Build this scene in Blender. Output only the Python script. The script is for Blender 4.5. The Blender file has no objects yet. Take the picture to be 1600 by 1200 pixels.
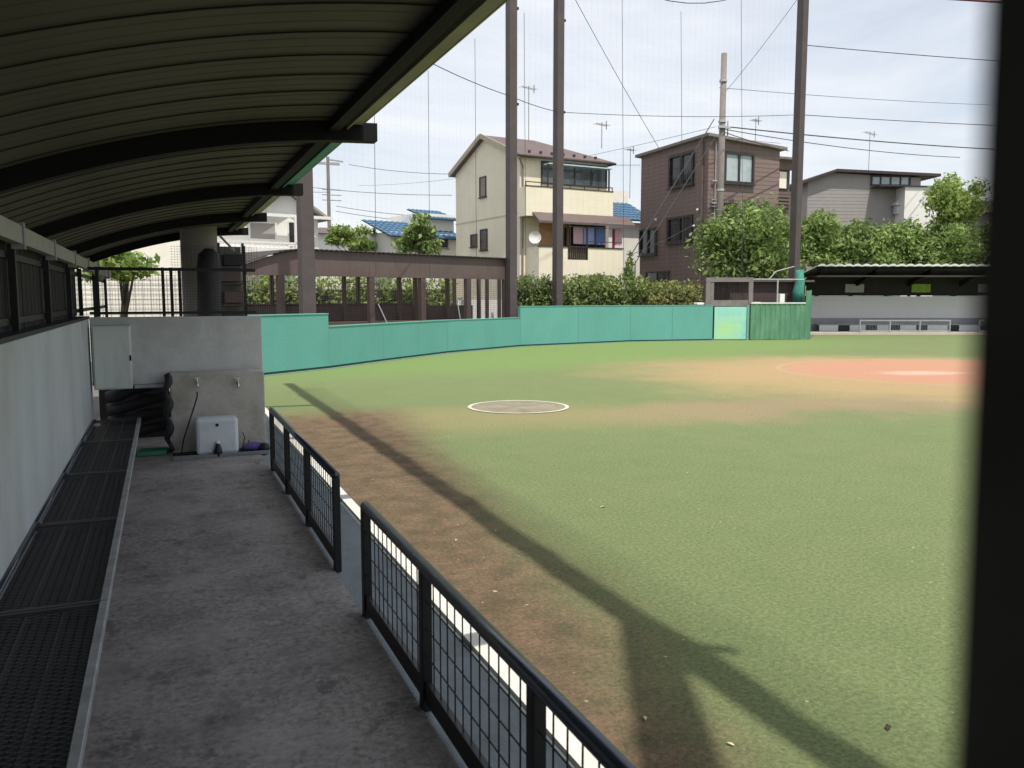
import bpy, math, random
import numpy as np
from mathutils import Vector, Matrix
random.seed(7)
SC = bpy.context.scene
COL = SC.collection
R = math.radians
# ------------------------------------------------------------------ camera, sky, sun
CH = 1.7; FPX = 1300.0; PITCH = math.atan(135 / FPX); YAW = R(22.7)
cam = bpy.data.objects.new('camera', bpy.data.cameras.new('camera'))
COL.objects.link(cam); SC.camera = cam
cam.location = (0, 0, CH); cam.rotation_euler = (R(90) - PITCH, 0, -YAW)
cam.data.sensor_width = 36; cam.data.lens = 36 * FPX / 1600
cam.data.clip_start = 0.02; cam.data.clip_end = 2000
cam.data.dof.use_dof = True; cam.data.dof.focus_distance = 14; cam.data.dof.aperture_fstop = 7
SUN_EL, SUN_DIR = R(66), Vector((0.012, 0.4445, -1)).normalized()
w = bpy.data.worlds.new('World'); SC.world = w; w.use_nodes = True
nt = w.node_tree; nt.nodes.clear()
out = nt.nodes.new('ShaderNodeOutputWorld'); bg = nt.nodes.new('ShaderNodeBackground')
sky = nt.nodes.new('ShaderNodeTexSky'); sky.sky_type = 'NISHITA'; sky.sun_disc = False
sky.sun_elevation = SUN_EL; sky.sun_rotation = R(180) ; sky.air_density = 1.0; sky.dust_density = 2.2; sky.ozone_density = 1.2
tc = nt.nodes.new('ShaderNodeTexCoord'); mp = nt.nodes.new('ShaderNodeMapping'); mp.inputs['Scale'].default_value = (1, 1, 3.2)
mp.inputs['Location'].default_value = (0.35, 0.2, 0.1)
n1 = nt.nodes.new('ShaderNodeTexNoise'); n1.inputs['Scale'].default_value = 2.3; n1.inputs['Detail'].default_value = 9; n1.inputs['Roughness'].default_value = .58
n1.inputs['Distortion'].default_value = .5
cr = nt.nodes.new('ShaderNodeValToRGB'); cr.color_ramp.elements[0].position = .38; cr.color_ramp.elements[1].position = .70
cr.color_ramp.elements[0].color = (.50, .50, .50, 1); cr.color_ramp.elements[1].color = (.97, .97, .97, 1)
mx = nt.nodes.new('ShaderNodeMix'); mx.data_type = 'RGBA'
mx.inputs[7].default_value = (6.5, 6.62, 6.85, 1)
bg.inputs['Strength'].default_value = 0.15
L = nt.links
L.new(tc.outputs['Generated'], mp.inputs[0]); L.new(mp.outputs[0], n1.inputs['Vector']); L.new(n1.outputs['Fac'], cr.inputs[0])
sxyz = nt.nodes.new('ShaderNodeSeparateXYZ'); L.new(tc.outputs['Generated'], sxyz.inputs[0])
hz = nt.nodes.new('ShaderNodeMapRange'); hz.inputs[1].default_value = .0; hz.inputs[2].default_value = .42; hz.inputs[3].default_value = .88; hz.inputs[4].default_value = 0; hz.interpolation_type = 'SMOOTHSTEP'
L.new(sxyz.outputs[2], hz.inputs[0]); hm = nt.nodes.new('ShaderNodeMath'); hm.operation = 'MAXIMUM'; L.new(cr.outputs[0], hm.inputs[0]); L.new(hz.outputs[0], hm.inputs[1])
L.new(hm.outputs[0], mx.inputs[0]); L.new(sky.outputs[0], mx.inputs[6]); L.new(mx.outputs[2], bg.inputs[0]); L.new(bg.outputs[0], out.inputs[0])
sl = bpy.data.lights.new('sun', 'SUN'); sl.energy = 4.5; sl.angle = R(0.53); sl.color = (1, .955, .88)
so = bpy.data.objects.new('sun', sl); COL.objects.link(so); so.rotation_euler = SUN_DIR.to_track_quat('-Z', 'Y').to_euler(); so.location = (0, -10, 40)
vs = SC.view_settings; vs.view_transform = 'Standard'; vs.look = 'None'; vs.gamma = 1; vs.exposure = 0.05; vs.use_curve_mapping = False
SC.render.engine = 'CYCLES'
SC.cycles.max_bounces = 10; SC.cycles.diffuse_bounces = 6

# ------------------------------------------------------------------ helpers
def ray(px, py):
    x = (px - 800) / FPX; y = (600 - py) / FPX
    f = math.cos(PITCH) + y * math.sin(PITCH); u = -math.sin(PITCH) + y * math.cos(PITCH)
    return Vector((x * math.cos(YAW) + f * math.sin(YAW), -x * math.sin(YAW) + f * math.cos(YAW), u)), f
def P(px, py, x=None, y=None, z=None, hd=None):
    d, f = ray(px, py)
    t = x / d.x if x is not None else y / d.y if y is not None else (z - CH) / d.z if z is not None else hd / f
    return Vector((d.x * t, d.y * t, CH + d.z * t))
def facept(root, px, py, face='F', off=0.0):
    """point of a photo direction on a house face, in the house's own frame"""
    M = root.matrix_basis.inverted()
    o = M @ Vector((0, 0, CH)); d = M.to_3x3() @ ray(px, py)[0]
    t = (-off - o.y) / d.y if face == 'F' else (-off - o.x) / d.x
    p = o + d * t
    return (p.x, p.z) if face == 'F' else (p.y, p.z)

class MB:
    def __init__(s): s.v = []; s.f = []
    def add(s, vs, fs):
        b = len(s.v); s.v += [tuple(v) for v in vs]; s.f += [tuple(i + b for i in f) for f in fs]; return s
    def box(s, x0, x1, y0, y1, z0, z1):
        return s.add([(x0,y0,z0),(x1,y0,z0),(x1,y1,z0),(x0,y1,z0),(x0,y0,z1),(x1,y0,z1),(x1,y1,z1),(x0,y1,z1)],
                     [(0,3,2,1),(4,5,6,7),(0,1,5,4),(1,2,6,5),(2,3,7,6),(3,0,4,7)])
    def bar(s, a, b, w, h=None, up=(0,0,1)):
        a = Vector(a); b = Vector(b); h = h or w; d = (b - a).normalized(); u = Vector(up)
        if abs(d.dot(u)) > .98: u = Vector((0,1,0))
        r = d.cross(u).normalized() * w / 2; u = r.cross(d).normalized() * h / 2
        vs = [a-r-u, a+r-u, a+r+u, a-r+u, b-r-u, b+r-u, b+r+u, b-r+u]
        return s.add(vs, [(0,1,2,3),(7,6,5,4),(1,0,4,5),(2,1,5,6),(3,2,6,7),(0,3,7,4)])
    def tube(s, pts, r, n=8, r2=None, cap=True):
        pts = [Vector(p) for p in pts]; m = len(pts); b = len(s.v); ref = None
        for i, p in enumerate(pts):
            d = (pts[min(i+1, m-1)] - pts[max(i-1, 0)]).normalized()
            if ref is None: ref = Vector((0,0,1)) if abs(d.z) < .9 else Vector((1,0,0))
            a = d.cross(ref).normalized(); c = a.cross(d).normalized(); ref = c
            rr = r if r2 is None else r + (r2 - r) * i / max(1, m-1)
            if callable(r): rr = r(i / max(1, m-1))
            for k in range(n):
                t = 2 * math.pi * k / n; s.v.append(tuple(p + a * rr * math.cos(t) + c * rr * math.sin(t)))
        for i in range(m-1):
            for k in range(n):
                k2 = (k+1) % n; s.f.append((b+i*n+k, b+i*n+k2, b+(i+1)*n+k2, b+(i+1)*n+k))
        if cap: s.f.append(tuple(b + k for k in range(n))[::-1]); s.f.append(tuple(b + (m-1)*n + k for k in range(n)))
        return s
    def prism(s, poly, vec):
        n = len(poly); vec = Vector(vec); a = [Vector(p) for p in poly]
        return s.add(a + [p + vec for p in a], [tuple(range(n))[::-1], tuple(range(n, 2*n))] + [(i, (i+1)%n, (i+1)%n+n, i+n) for i in range(n)])
    def quad(s, a, b, c, d): return s.add([a,b,c,d], [(0,1,2,3)])
    def lathe(s, prof, cx=0, cy=0, n=20):
        b = len(s.v)
        for r, z in prof:
            for k in range(n): t = 2*math.pi*k/n; s.v.append((cx + r*math.cos(t), cy + r*math.sin(t), z))
        for i in range(len(prof)-1):
            for k in range(n): k2 = (k+1)%n; s.f.append((b+i*n+k, b+i*n+k2, b+(i+1)*n+k2, b+(i+1)*n+k))
        s.f.append(tuple(b+k for k in range(n))[::-1]); s.f.append(tuple(b+(len(prof)-1)*n+k for k in range(n)))
        return s
    def mesh(s, name, mat):
        m = bpy.data.meshes.new(name); m.from_pydata(s.v, [], s.f); m.materials.append(mat)
        return m
def fixn(m):
    import bmesh
    bm = bmesh.new(); bm.from_mesh(m); bmesh.ops.recalc_face_normals(bm, faces=bm.faces); bm.to_mesh(m); bm.free()
def part(mb, name, mat, parent=None, label=None, cat=None, group=None, kind=None, world=False, smooth=False, bevel=0, loc=None):
    """links a mesh as ONE object; world=True: its coordinates are world ones and are brought into the parent's frame"""
    if isinstance(mb, MB):
        if world and parent is not None:
            inv = parent.matrix_basis.inverted(); p2 = parent.parent
            while p2 is not None: inv = inv @ p2.matrix_basis.inverted(); p2 = p2.parent
            mb.v = [tuple(inv @ Vector(v)) for v in mb.v]
        m = mb.mesh(name, mat); fixn(m)
        if smooth:
            for p in m.polygons: p.use_smooth = True
    else: m = mb
    o = bpy.data.objects.new(name, m); COL.objects.link(o)
    if parent is not None: o.parent = parent
    if loc: o.location = loc
    for k, v in (('label', label), ('category', cat), ('group', group), ('kind', kind)):
        if v: o[k] = v
    if bevel:
        b = o.modifiers.new('bevel', 'BEVEL'); b.width = bevel; b.segments = 2; b.limit_method = 'ANGLE'
    return o
def solo(mb, name, mat, label, cat, group=None, kind=None, smooth=False, bevel=0):
    """a top-level thing that is one mesh, its origin moved to its base"""
    if isinstance(mb, MB):
        xs, ys, zs = zip(*mb.v); c = ((min(xs)+max(xs))/2, (min(ys)+max(ys))/2, min(zs))
        mb.v = [(v[0]-c[0], v[1]-c[1], v[2]-c[2]) for v in mb.v]
    else: c = None
    return part(mb, name, mat, None, label, cat, group, kind, smooth=smooth, bevel=bevel, loc=c)
def struct(mb, name, mat, bevel=0): return part(mb, name, mat, kind='structure', bevel=bevel)
def thing(name, label, cat, loc=(0,0,0), rz=0, group=None):
    o = bpy.data.objects.new(name, None); COL.objects.link(o); o.location = loc; o.rotation_euler = (0,0,rz)
    o.matrix_basis = Matrix.Translation(loc) @ Matrix.Rotation(rz, 4, 'Z'); o.empty_display_size = .3
    o['label'] = label; o['category'] = cat
    if group: o['group'] = group
    return o
def kids(o): return [c for c in COL.objects if c.parent == o]
def dup(root, loc, rz, label, group=None):
    r = root.copy(); COL.objects.link(r); r.matrix_basis = Matrix.Translation(loc) @ Matrix.Rotation(rz, 4, 'Z'); r['label'] = label
    if group: r['group'] = group
    for ch in kids(root):
        c = ch.copy(); COL.objects.link(c); c.parent = r
        for g in kids(ch): d = g.copy(); COL.objects.link(d); d.parent = c
    return r

# ------------------------------------------------------------------ materials
def mat(name, col, rough=.7, var=.12, scale=3.0, bump=0, bscale=40, metal=0, dirt=None, dscale=1.2, damt=.5, stretch=(1,1,1), spec=.4):
    m = bpy.data.materials.new(name); m.use_nodes = True; n = m.node_tree.nodes; l = m.node_tree.links
    b = n['Principled BSDF']; b.inputs['Roughness'].default_value = rough; b.inputs['Metallic'].default_value = metal
    b.inputs['Specular IOR Level'].default_value = spec
    t = n.new('ShaderNodeTexCoord'); mp = n.new('ShaderNodeMapping'); mp.inputs['Scale'].default_value = stretch
    l.new(t.outputs['Object'], mp.inputs[0])
    no = n.new('ShaderNodeTexNoise'); no.inputs['Scale'].default_value = scale; no.inputs['Detail'].default_value = 6; no.inputs['Roughness'].default_value = .65
    l.new(mp.outputs[0], no.inputs['Vector'])
    r = n.new('ShaderNodeValToRGB'); r.color_ramp.elements[0].position = .3; r.color_ramp.elements[1].position = .72
    r.color_ramp.elements[0].color = tuple(max(0, c*(1-var)) for c in col) + (1,); r.color_ramp.elements[1].color = tuple(c*(1+var) for c in col) + (1,)
    l.new(no.outputs['Fac'], r.inputs[0]); last = r.outputs[0]
    if dirt:
        n2 = n.new('ShaderNodeTexNoise'); n2.inputs['Scale'].default_value = dscale; n2.inputs['Detail'].default_value = 8; n2.inputs['Roughness'].default_value = .7
        l.new(mp.outputs[0], n2.inputs['Vector'])
        r2 = n.new('ShaderNodeValToRGB'); r2.color_ramp.elements[0].position = .45; r2.color_ramp.elements[1].position = .68
        r2.color_ramp.elements[0].color = (0,0,0,1); r2.color_ramp.elements[1].color = (damt,)*3 + (1,)
        mxx = n.new('ShaderNodeMix'); mxx.data_type = 'RGBA'; mxx.inputs[7].default_value = tuple(dirt) + (1,)
        l.new(n2.outputs['Fac'], r2.inputs[0]); l.new(r2.outputs[0], mxx.inputs[0]); l.new(last, mxx.inputs[6]); last = mxx.outputs[2]
    l.new(last, b.inputs['Base Color'])
    if bump:
        n3 = n.new('ShaderNodeTexNoise'); n3.inputs['Scale'].default_value = bscale; n3.inputs['Detail'].default_value = 5
        l.new(t.outputs['Object'], n3.inputs['Vector'])
        bp = n.new('ShaderNodeBump'); bp.inputs['Strength'].default_value = bump; bp.inputs['Distance'].default_value = .02
        l.new(n3.outputs['Fac'], bp.inputs['Height']); l.new(bp.outputs[0], b.inputs['Normal'])
    return m
def stains(m, sc, lo, hi, col, amt):
    n = m.node_tree.nodes; l = m.node_tree.links; b = n['Principled BSDF']; old = b.inputs['Base Color'].links[0].from_socket
    t = n.new('ShaderNodeTexCoord'); no = n.new('ShaderNodeTexNoise'); no.inputs['Scale'].default_value = sc; no.inputs['Detail'].default_value = 10; no.inputs['Roughness'].default_value = .75; l.new(t.outputs['Object'], no.inputs['Vector'])
    mr = n.new('ShaderNodeMapRange'); mr.inputs[1].default_value = lo; mr.inputs[2].default_value = hi; mr.inputs[4].default_value = amt; l.new(no.outputs['Fac'], mr.inputs[0])
    mx = n.new('ShaderNodeMix'); mx.data_type = 'RGBA'; mx.inputs[7].default_value = tuple(col) + (1,); l.new(mr.outputs[0], mx.inputs[0]); l.new(old, mx.inputs[6]); l.new(mx.outputs[2], b.inputs['Base Color'])
def leafmat(name, a, b_, trans=.35):
    m = bpy.data.materials.new(name); m.use_nodes = True; n = m.node_tree.nodes; l = m.node_tree.links
    b = n['Principled BSDF']; b.inputs['Roughness'].default_value = .55; b.inputs['Specular IOR Level'].default_value = .35
    g = n.new('ShaderNodeNewGeometry'); r = n.new('ShaderNodeValToRGB')
    r.color_ramp.elements[0].color = tuple(a) + (1,); r.color_ramp.elements[1].color = tuple(b_) + (1,)
    tcc = n.new('ShaderNodeTexCoord'); nz = n.new('ShaderNodeTexNoise'); nz.inputs['Scale'].default_value = 1.6; nz.inputs['Detail'].default_value = 3; l.new(tcc.outputs['Object'], nz.inputs['Vector'])
    ma = n.new('ShaderNodeMath'); ma.operation = 'MULTIPLY_ADD'; ma.inputs[1].default_value = 2.2; ma.inputs[2].default_value = -1.15; l.new(nz.outputs['Fac'], ma.inputs[0])
    mb2 = n.new('ShaderNodeMath'); mb2.operation = 'MULTIPLY_ADD'; mb2.inputs[1].default_value = .75; l.new(g.outputs['Random Per Island'], mb2.inputs[0]); l.new(ma.outputs[0], mb2.inputs[2]); mb2.use_clamp = False
    ad_ = n.new('ShaderNodeMath'); ad_.operation = 'ADD'; ad_.use_clamp = True; ad_.inputs[1].default_value = .15; l.new(mb2.outputs[0], ad_.inputs[0]); l.new(ad_.outputs[0], r.inputs[0]); l.new(r.outputs[0], b.inputs['Base Color'])
    t = n.new('ShaderNodeBsdfTranslucent'); l.new(r.outputs[0], t.inputs[0]); ms = n.new('ShaderNodeMixShader'); ms.inputs[0].default_value = trans
    o = n['Material Output']; l.new(b.outputs[0], ms.inputs[1]); l.new(t.outputs[0], ms.inputs[2]); l.new(ms.outputs[0], o.inputs[0])
    return m
def glassmat(name, col, rough=.08, curtain=None):
    m = mat(name, col, rough, var=.25, scale=1.5, spec=.5, dirt=curtain, dscale=.8, damt=.9); return m
M = {}
M['floor'] = mat('floor_concrete', (.27,.25,.24), .85, .35, 28, .12, 160, dirt=(.13,.11,.11), dscale=2.3, damt=.8)
stains(M['floor'], 4, .545, .61, (.09,.08,.075), .75); stains(M['floor'], 30, .50, .60, (.10,.088,.085), .7); stains(M['floor'], .9, .48, .62, (.40,.375,.36), .5)
M['wallc'] = mat('painted_wall', (.48,.52,.545), .8, .07, 2.2, .25, 60, dirt=(.36,.36,.32), dscale=.9, damt=.7, stretch=(1,1.2,.5))
M['endwall'] = mat('render_wall', (.56,.575,.565), .85, .12, 2, .3, 50, dirt=(.38,.38,.37), dscale=1.6, damt=.7)
M['block'] = mat('sink_block', (.46,.445,.41), .85, .15, 3, .3, 60, dirt=(.25,.235,.19), dscale=2.2, damt=.8)
M['curb'] = mat('curb_concrete', (.19,.225,.245), .85, .15, 3, .3, 60, dirt=(.11,.12,.12), dscale=2.5)
M['white'] = mat('white_line', (.64,.63,.57), .7, .06, 8, dirt=(.5,.46,.38), dscale=3, damt=.4)
M['dsteel'] = mat('black_steel', (.010,.011,.013), .45, .3, 6, spec=.35)
M['railtop'] = mat('sky_tinted_pipe', (.022,.032,.050), .25, .3, 6, spec=.7)  # black pipe with the blue sky reflection mixed into its colour
M['meshw'] = mat('mesh_metal', (.045,.045,.048), .45, .3, 6)
M['wire'] = mat('dark_wire', (.010,.011,.012), .6, .2, spec=.2)
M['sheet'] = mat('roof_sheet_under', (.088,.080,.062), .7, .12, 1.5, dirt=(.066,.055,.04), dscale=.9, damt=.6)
M['seam'] = mat('roof_seam', (.015,.014,.01), .7, .1)
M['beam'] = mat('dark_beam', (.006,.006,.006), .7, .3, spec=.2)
M['gutter'] = mat('olive_gutter', (.36,.34,.22), .6, .15, 3, dirt=(.22,.20,.13))
M['gutterg'] = mat('green_gutter', (.10,.36,.29), .55, .15, 3)
M['lightbeam'] = mat('pale_channel', (.36,.35,.32), .6, .15, 3, dirt=(.17,.15,.12), dscale=3)
M['boards'] = mat('dark_boards', (.018,.016,.015), .8, .3, 5)
M['alu'] = mat('aluminium_edge', (.42,.44,.46), .4, .15, 8, metal=.4, dirt=(.15,.14,.13), dscale=7)
M['box'] = mat('grey_white_paint', (.62,.67,.65), .6, .06, 2, dirt=(.42,.45,.42), dscale=4, damt=.6, stretch=(1,1,.3))
M['poly'] = mat('white_plastic', (.62,.68,.72), .35, .05, 3, dirt=(.42,.45,.46), dscale=6, damt=.5)
M['black'] = mat('black_plastic', (.012,.012,.014), .5, .2)
M['chrome'] = mat('tap_metal', (.6,.6,.58), .25, .15, metal=.9)
M['greenp'] = mat('green_plastic', (.02,.16,.08), .5, .2)
M['purple'] = mat('purple_cloth', (.09,.07,.22), .8, .3, 20)
M['tarp'] = mat('dark_tarp', (.022,.022,.026), .65, .35, 6)
M['teal'] = mat('teal_wall', (.110,.335,.290), .75, .07, 1.3, .2, 12, dirt=(.135,.33,.28), dscale=2.0, damt=.6, stretch=(1,1,.5))
stains(M['teal'], 2.2, .58, .75, (.09,.27,.22), .5); stains(M['teal'], 14, .62, .7, (.18,.38,.32), .5)
M['tealcap'] = mat('teal_cap', (.12,.36,.30), .6, .06, 2)
M['tealdk'] = mat('foot_shade_teal', (.03,.13,.11), .7, .2)
M['corrg'] = mat('green_panel', (.09,.235,.14), .6, .18, 3, dirt=(.16,.30,.18), dscale=3, damt=.6, stretch=(1,1,.3))
M['pole'] = mat('brown_pole', (.085,.068,.066), .6, .15, 2, dirt=(.05,.04,.04))
M['brownst'] = mat('brown_steel', (.115,.082,.075), .6, .12, 2, dirt=(.085,.055,.05), dscale=1.6)
M['cream'] = mat('cream_render', (.80,.735,.57), .85, .05, 1.2, .1, 60, dirt=(.72,.66,.51), dscale=.7, damt=.5)
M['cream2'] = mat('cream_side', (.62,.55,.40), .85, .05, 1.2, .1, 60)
M['roofbr'] = mat('brown_roof', (.125,.09,.085), .65, .15, 2.5)
M['fascia'] = mat('dark_fascia', (.05,.035,.033), .6, .2)
M['soffit'] = mat('soffit', (.4,.35,.27), .8, .1)
M['tan'] = mat('tan_wood', (.48,.27,.13), .7, .15, 4)
M['winfr'] = mat('dark_window_frame', (.035,.030,.028), .5, .2)
M['brick'] = mat('brown_brick_siding', (.215,.158,.143), .8, .10, 1.5, dirt=(.175,.13,.118), dscale=1.5)
M['brickd'] = mat('brown_trim', (.15,.105,.095), .7, .12)
M['glass'] = glassmat('window_glass', (.05,.065,.075), .08, (.16,.19,.2))
M['glassd'] = glassmat('dark_glass', (.022,.024,.026), .1)
M['glassl'] = glassmat('curtained_glass', (.35,.43,.45), .15, (.5,.55,.55))
M['browngl'] = glassmat('brown_glass', (.13,.10,.075), .2)
M['siding'] = mat('grey_siding', (.33,.30,.28), .8, .06, 1.5)
M['sidingw'] = mat('white_siding', (.76,.74,.69), .8, .06, 1.5)
M['bluert'] = mat('blue_tile', (.055,.13,.215), .45, .3, 5)
M['conc'] = mat('pole_concrete', (.21,.185,.17), .85, .15, 4, dirt=(.16,.13,.11), dscale=3)
M['greyw'] = mat('grey_dugout_wall', (.62,.63,.66), .8, .06, 1.2, dirt=(.52,.52,.54))
M['greyf'] = mat('grey_frame', (.30,.31,.32), .6, .15)
M['corrw'] = mat('galvanised_edge', (.62,.63,.62), .5, .12, 4)
M['asph'] = mat('asphalt', (.12,.115,.105), .9, .2, 1.5, .4, 40)
M['gframe'] = mat('worn_mauve_frame', (.20,.17,.17), .7, .2, 6)
M['wireline'] = mat('cable', (.05,.05,.055), .6, .1)
M['nettw'] = mat('net_twine', (.16,.17,.18), .8, .1)
M['steelp'] = mat('galvanised', (.45,.46,.46), .5, .15, 5, metal=.3)
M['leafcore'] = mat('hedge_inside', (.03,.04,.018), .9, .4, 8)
M['bark'] = mat('bark', (.10,.075,.055), .9, .3, 8, .6, 30)
M['tile'] = mat('beige_tile', (.80,.75,.64), .8, .08, 4)
M['whitew'] = mat('white_paint', (.74,.73,.69), .6, .04, 3)
M['pinkc'] = mat('pink_cloth', (.62,.40,.46), .9, .1, 6)
M['bluec'] = mat('blue_cloth', (.30,.36,.58), .9, .1, 6)
M['bluedc'] = mat('deep_blue_cloth', (.10,.16,.34), .9, .2, 6)
M['redc'] = mat('red_cloth', (.42,.03,.06), .9, .2, 6)
M['post'] = mat('gate_post', (.05,.048,.042), .8, .35, 20, spec=.2)
M['redrail'] = mat('red_brown_rail', (.12,.03,.035), .6, .2)
LF = {'tree': leafmat('leaf_mid', (.105,.175,.04), (.33,.43,.13)),
      'bright': leafmat('leaf_bright', (.13,.22,.04), (.36,.44,.13), .4),
      'dark': leafmat('leaf_dark', (.095,.155,.04), (.30,.39,.13)),
      'hedge': leafmat('leaf_hedge', (.07,.115,.03), (.28,.34,.10)),
      'red': leafmat('leaf_red', (.09,.15,.04), (.36,.34,.12))}

def mat_turf():
    m = bpy.data.materials.new('artificial_turf'); m.use_nodes = True; n = m.node_tree.nodes; l = m.node_tree.links
    b = n['Principled BSDF']; b.inputs['Roughness'].default_value = .9; b.inputs['Specular IOR Level'].default_value = .15
    t = n.new('ShaderNodeTexCoord')
    def noise(sc, det=6, rough=.6):
        k = n.new('ShaderNodeTexNoise'); k.inputs['Scale'].default_value = sc; k.inputs['Detail'].default_value = det; k.inputs['Roughness'].default_value = rough
        l.new(t.outputs['Object'], k.inputs['Vector']); return k.outputs['Fac']
    def math_(op, a, b2=None, c=None):
        k = n.new('ShaderNodeMath'); k.operation = op
        for i, v in enumerate((a, b2, c)):
            if v is None: continue
            if isinstance(v, (int, float)): k.inputs[i].default_value = v
            else: l.new(v, k.inputs[i])
        return k.outputs[0]
    def mix(f, a, c):
        k = n.new('ShaderNodeMix'); k.data_type = 'RGBA'
        if isinstance(f, (int, float)): k.inputs[0].default_value = f
        else: l.new(f, k.inputs[0])
        for i, v in ((6, a), (7, c)):
            if isinstance(v, tuple): k.inputs[i].default_value = v + (1,)
            else: l.new(v, k.inputs[i])
        return k.outputs[2]
    # warped position
    nc = n.new('ShaderNodeTexNoise'); nc.inputs['Scale'].default_value = .38; nc.inputs['Detail'].default_value = 10; nc.inputs['Roughness'].default_value = .72; l.new(t.outputs['Object'], nc.inputs['Vector'])
    sub = n.new('ShaderNodeVectorMath'); sub.operation = 'SUBTRACT'; l.new(nc.outputs['Color'], sub.inputs[0]); sub.inputs[1].default_value = (.5,.5,.5)
    scl = n.new('ShaderNodeVectorMath'); scl.operation = 'SCALE'; l.new(sub.outputs[0], scl.inputs[0]); scl.inputs[3].default_value = 6.0
    add = n.new('ShaderNodeVectorMath'); add.operation = 'ADD'; l.new(t.outputs['Object'], add.inputs[0]); l.new(scl.outputs[0], add.inputs[1])
    scl2 = n.new('ShaderNodeVectorMath'); scl2.operation = 'SCALE'; l.new(sub.outputs[0], scl2.inputs[0]); scl2.inputs[3].default_value = 1.2
    add2 = n.new('ShaderNodeVectorMath'); add2.operation = 'ADD'; l.new(t.outputs['Object'], add2.inputs[0]); l.new(scl2.outputs[0], add2.inputs[1])
    def ell(cx, cy, rx, ry, ang, soft, src):
        k = n.new('ShaderNodeMapping'); k.vector_type = 'TEXTURE'
        k.inputs['Location'].default_value = (cx, cy, 0); k.inputs['Rotation'].default_value = (0,0,R(ang)); k.inputs['Scale'].default_value = (rx, ry, 1e6)
        l.new(src, k.inputs[0]); ln = n.new('ShaderNodeVectorMath'); ln.operation = 'LENGTH'; l.new(k.outputs[0], ln.inputs[0])
        mr = n.new('ShaderNodeMapRange'); mr.interpolation_type = 'SMOOTHSTEP'; mr.inputs[1].default_value = 1 - soft; mr.inputs[2].default_value = 1 + soft
        mr.inputs[3].default_value = 1; mr.inputs[4].default_value = 0; l.new(ln.outputs['Value'], mr.inputs[0]); return mr.outputs[0]
    W = add.outputs[0]; W2 = add2.outputs[0]
    fine = noise(38, 8, .9); mid = noise(6, 8, .78); big = noise(.5, 4)
    green = mix(big, (.142,.198,.078), (.182,.220,.095))
    mot = n.new('ShaderNodeMapRange'); mot.inputs[1].default_value = .4; mot.inputs[2].default_value = .62; mot.inputs[4].default_value = .55; l.new(noise(1.7, 9, .8), mot.inputs[0])
    green = mix(mot.outputs[0], green, (.118,.172,.065))
    green = mix(math_('MULTIPLY', mid, .5), green, (.205,.213,.112))
    # greener turf far off in front of the padded wall
    green = mix(math_('MULTIPLY', ell(10, 24, 15, 5.5, 12, .35, W), .75), green, (.165,.255,.08))
    tan = mix(mid, (.33,.235,.125), (.46,.32,.17))
    col = mix(math_('MULTIPLY', ell(16.2, 13.0, 6.9, 5.6, -30, .36, W), .88), green, tan)
    col = mix(math_('MULTIPLY', ell(9.0, 10.2, 3.2, 1.0, -14, .7, W), .62), col, (.30,.205,.14))
    col = mix(math_('MULTIPLY', ell(4.6, 10.9, 4.0, 1.1, -12, .7, W2), .42), col, (.33,.25,.13))
    clay = mix(mid, (.42,.20,.135), (.50,.27,.18))
    col = mix(math_('MULTIPLY', ell(17.0, 13.9, 3.8, 3.4, -20, .2, W2), .85), col, clay)
    col = mix(math_('MULTIPLY', ell(15.9, 13.8, .9, .4, -20, .6, W2), .4), col, (.66,.52,.42))
    ringa = ell(17.0, 13.9, 4.02, 3.62, -20, .012, t.outputs['Object']); ringb = ell(17.0, 13.9, 3.9, 3.5, -20, .012, t.outputs['Object'])
    col = mix(math_('MULTIPLY', math_('SUBTRACT', ringa, ringb), .12), col, (.66,.56,.44))
    # dirt strip along the dugout, thinning into the turf
    sx = n.new('ShaderNodeSeparateXYZ'); l.new(W2, sx.inputs[0])
    edge = math_('SUBTRACT', math_('MULTIPLY_ADD', sx.outputs[1], .135, 1.48), sx.outputs[0])
    mr = n.new('ShaderNodeMapRange'); mr.interpolation_type = 'SMOOTHSTEP'; mr.inputs[1].default_value = -.55; mr.inputs[2].default_value = .35; l.new(edge, mr.inputs[0])
    me = n.new('ShaderNodeMapRange'); me.interpolation_type = 'SMOOTHSTEP'; me.inputs[1].default_value = 13.2; me.inputs[2].default_value = 11.6; l.new(sx.outputs[1], me.inputs[0])
    strip = math_('MULTIPLY', mr.outputs[0], me.outputs[0])
    mm = n.new('ShaderNodeMapRange'); mm.inputs[1].default_value = .36; mm.inputs[2].default_value = .62; mm.inputs[3].default_value = .78; mm.inputs[4].default_value = 1; l.new(noise(9, 8, .75), mm.inputs[0])
    dm = n.new('ShaderNodeMapRange'); dm.inputs[1].default_value = .38; dm.inputs[2].default_value = .62; l.new(noise(4.5, 10, .8), dm.inputs[0])
    dirt = mix(dm.outputs[0], (.085,.058,.040), (.215,.14,.09))
    col = mix(math_('MULTIPLY', strip, mm.outputs[0]), col, dirt)
    # blade-scale speckle
    sp = n.new('ShaderNodeMapRange'); sp.inputs[1].default_value = .38; sp.inputs[2].default_value = .62; sp.inputs[3].default_value = .52; sp.inputs[4].default_value = 1.42; l.new(fine, sp.inputs[0])
    sv = n.new('ShaderNodeVectorMath'); sv.operation = 'SCALE'; l.new(col, sv.inputs[0]); l.new(sp.outputs[0], sv.inputs[3])
    vo = n.new('ShaderNodeTexNoise'); vo.inputs['Scale'].default_value = 23; vo.inputs['Detail'].default_value = 1; l.new(t.outputs['Object'], vo.inputs['Vector'])
    vr = n.new('ShaderNodeMapRange'); vr.inputs[1].default_value = .76; vr.inputs[2].default_value = .80; l.new(vo.outputs['Fac'], vr.inputs[0])
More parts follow.
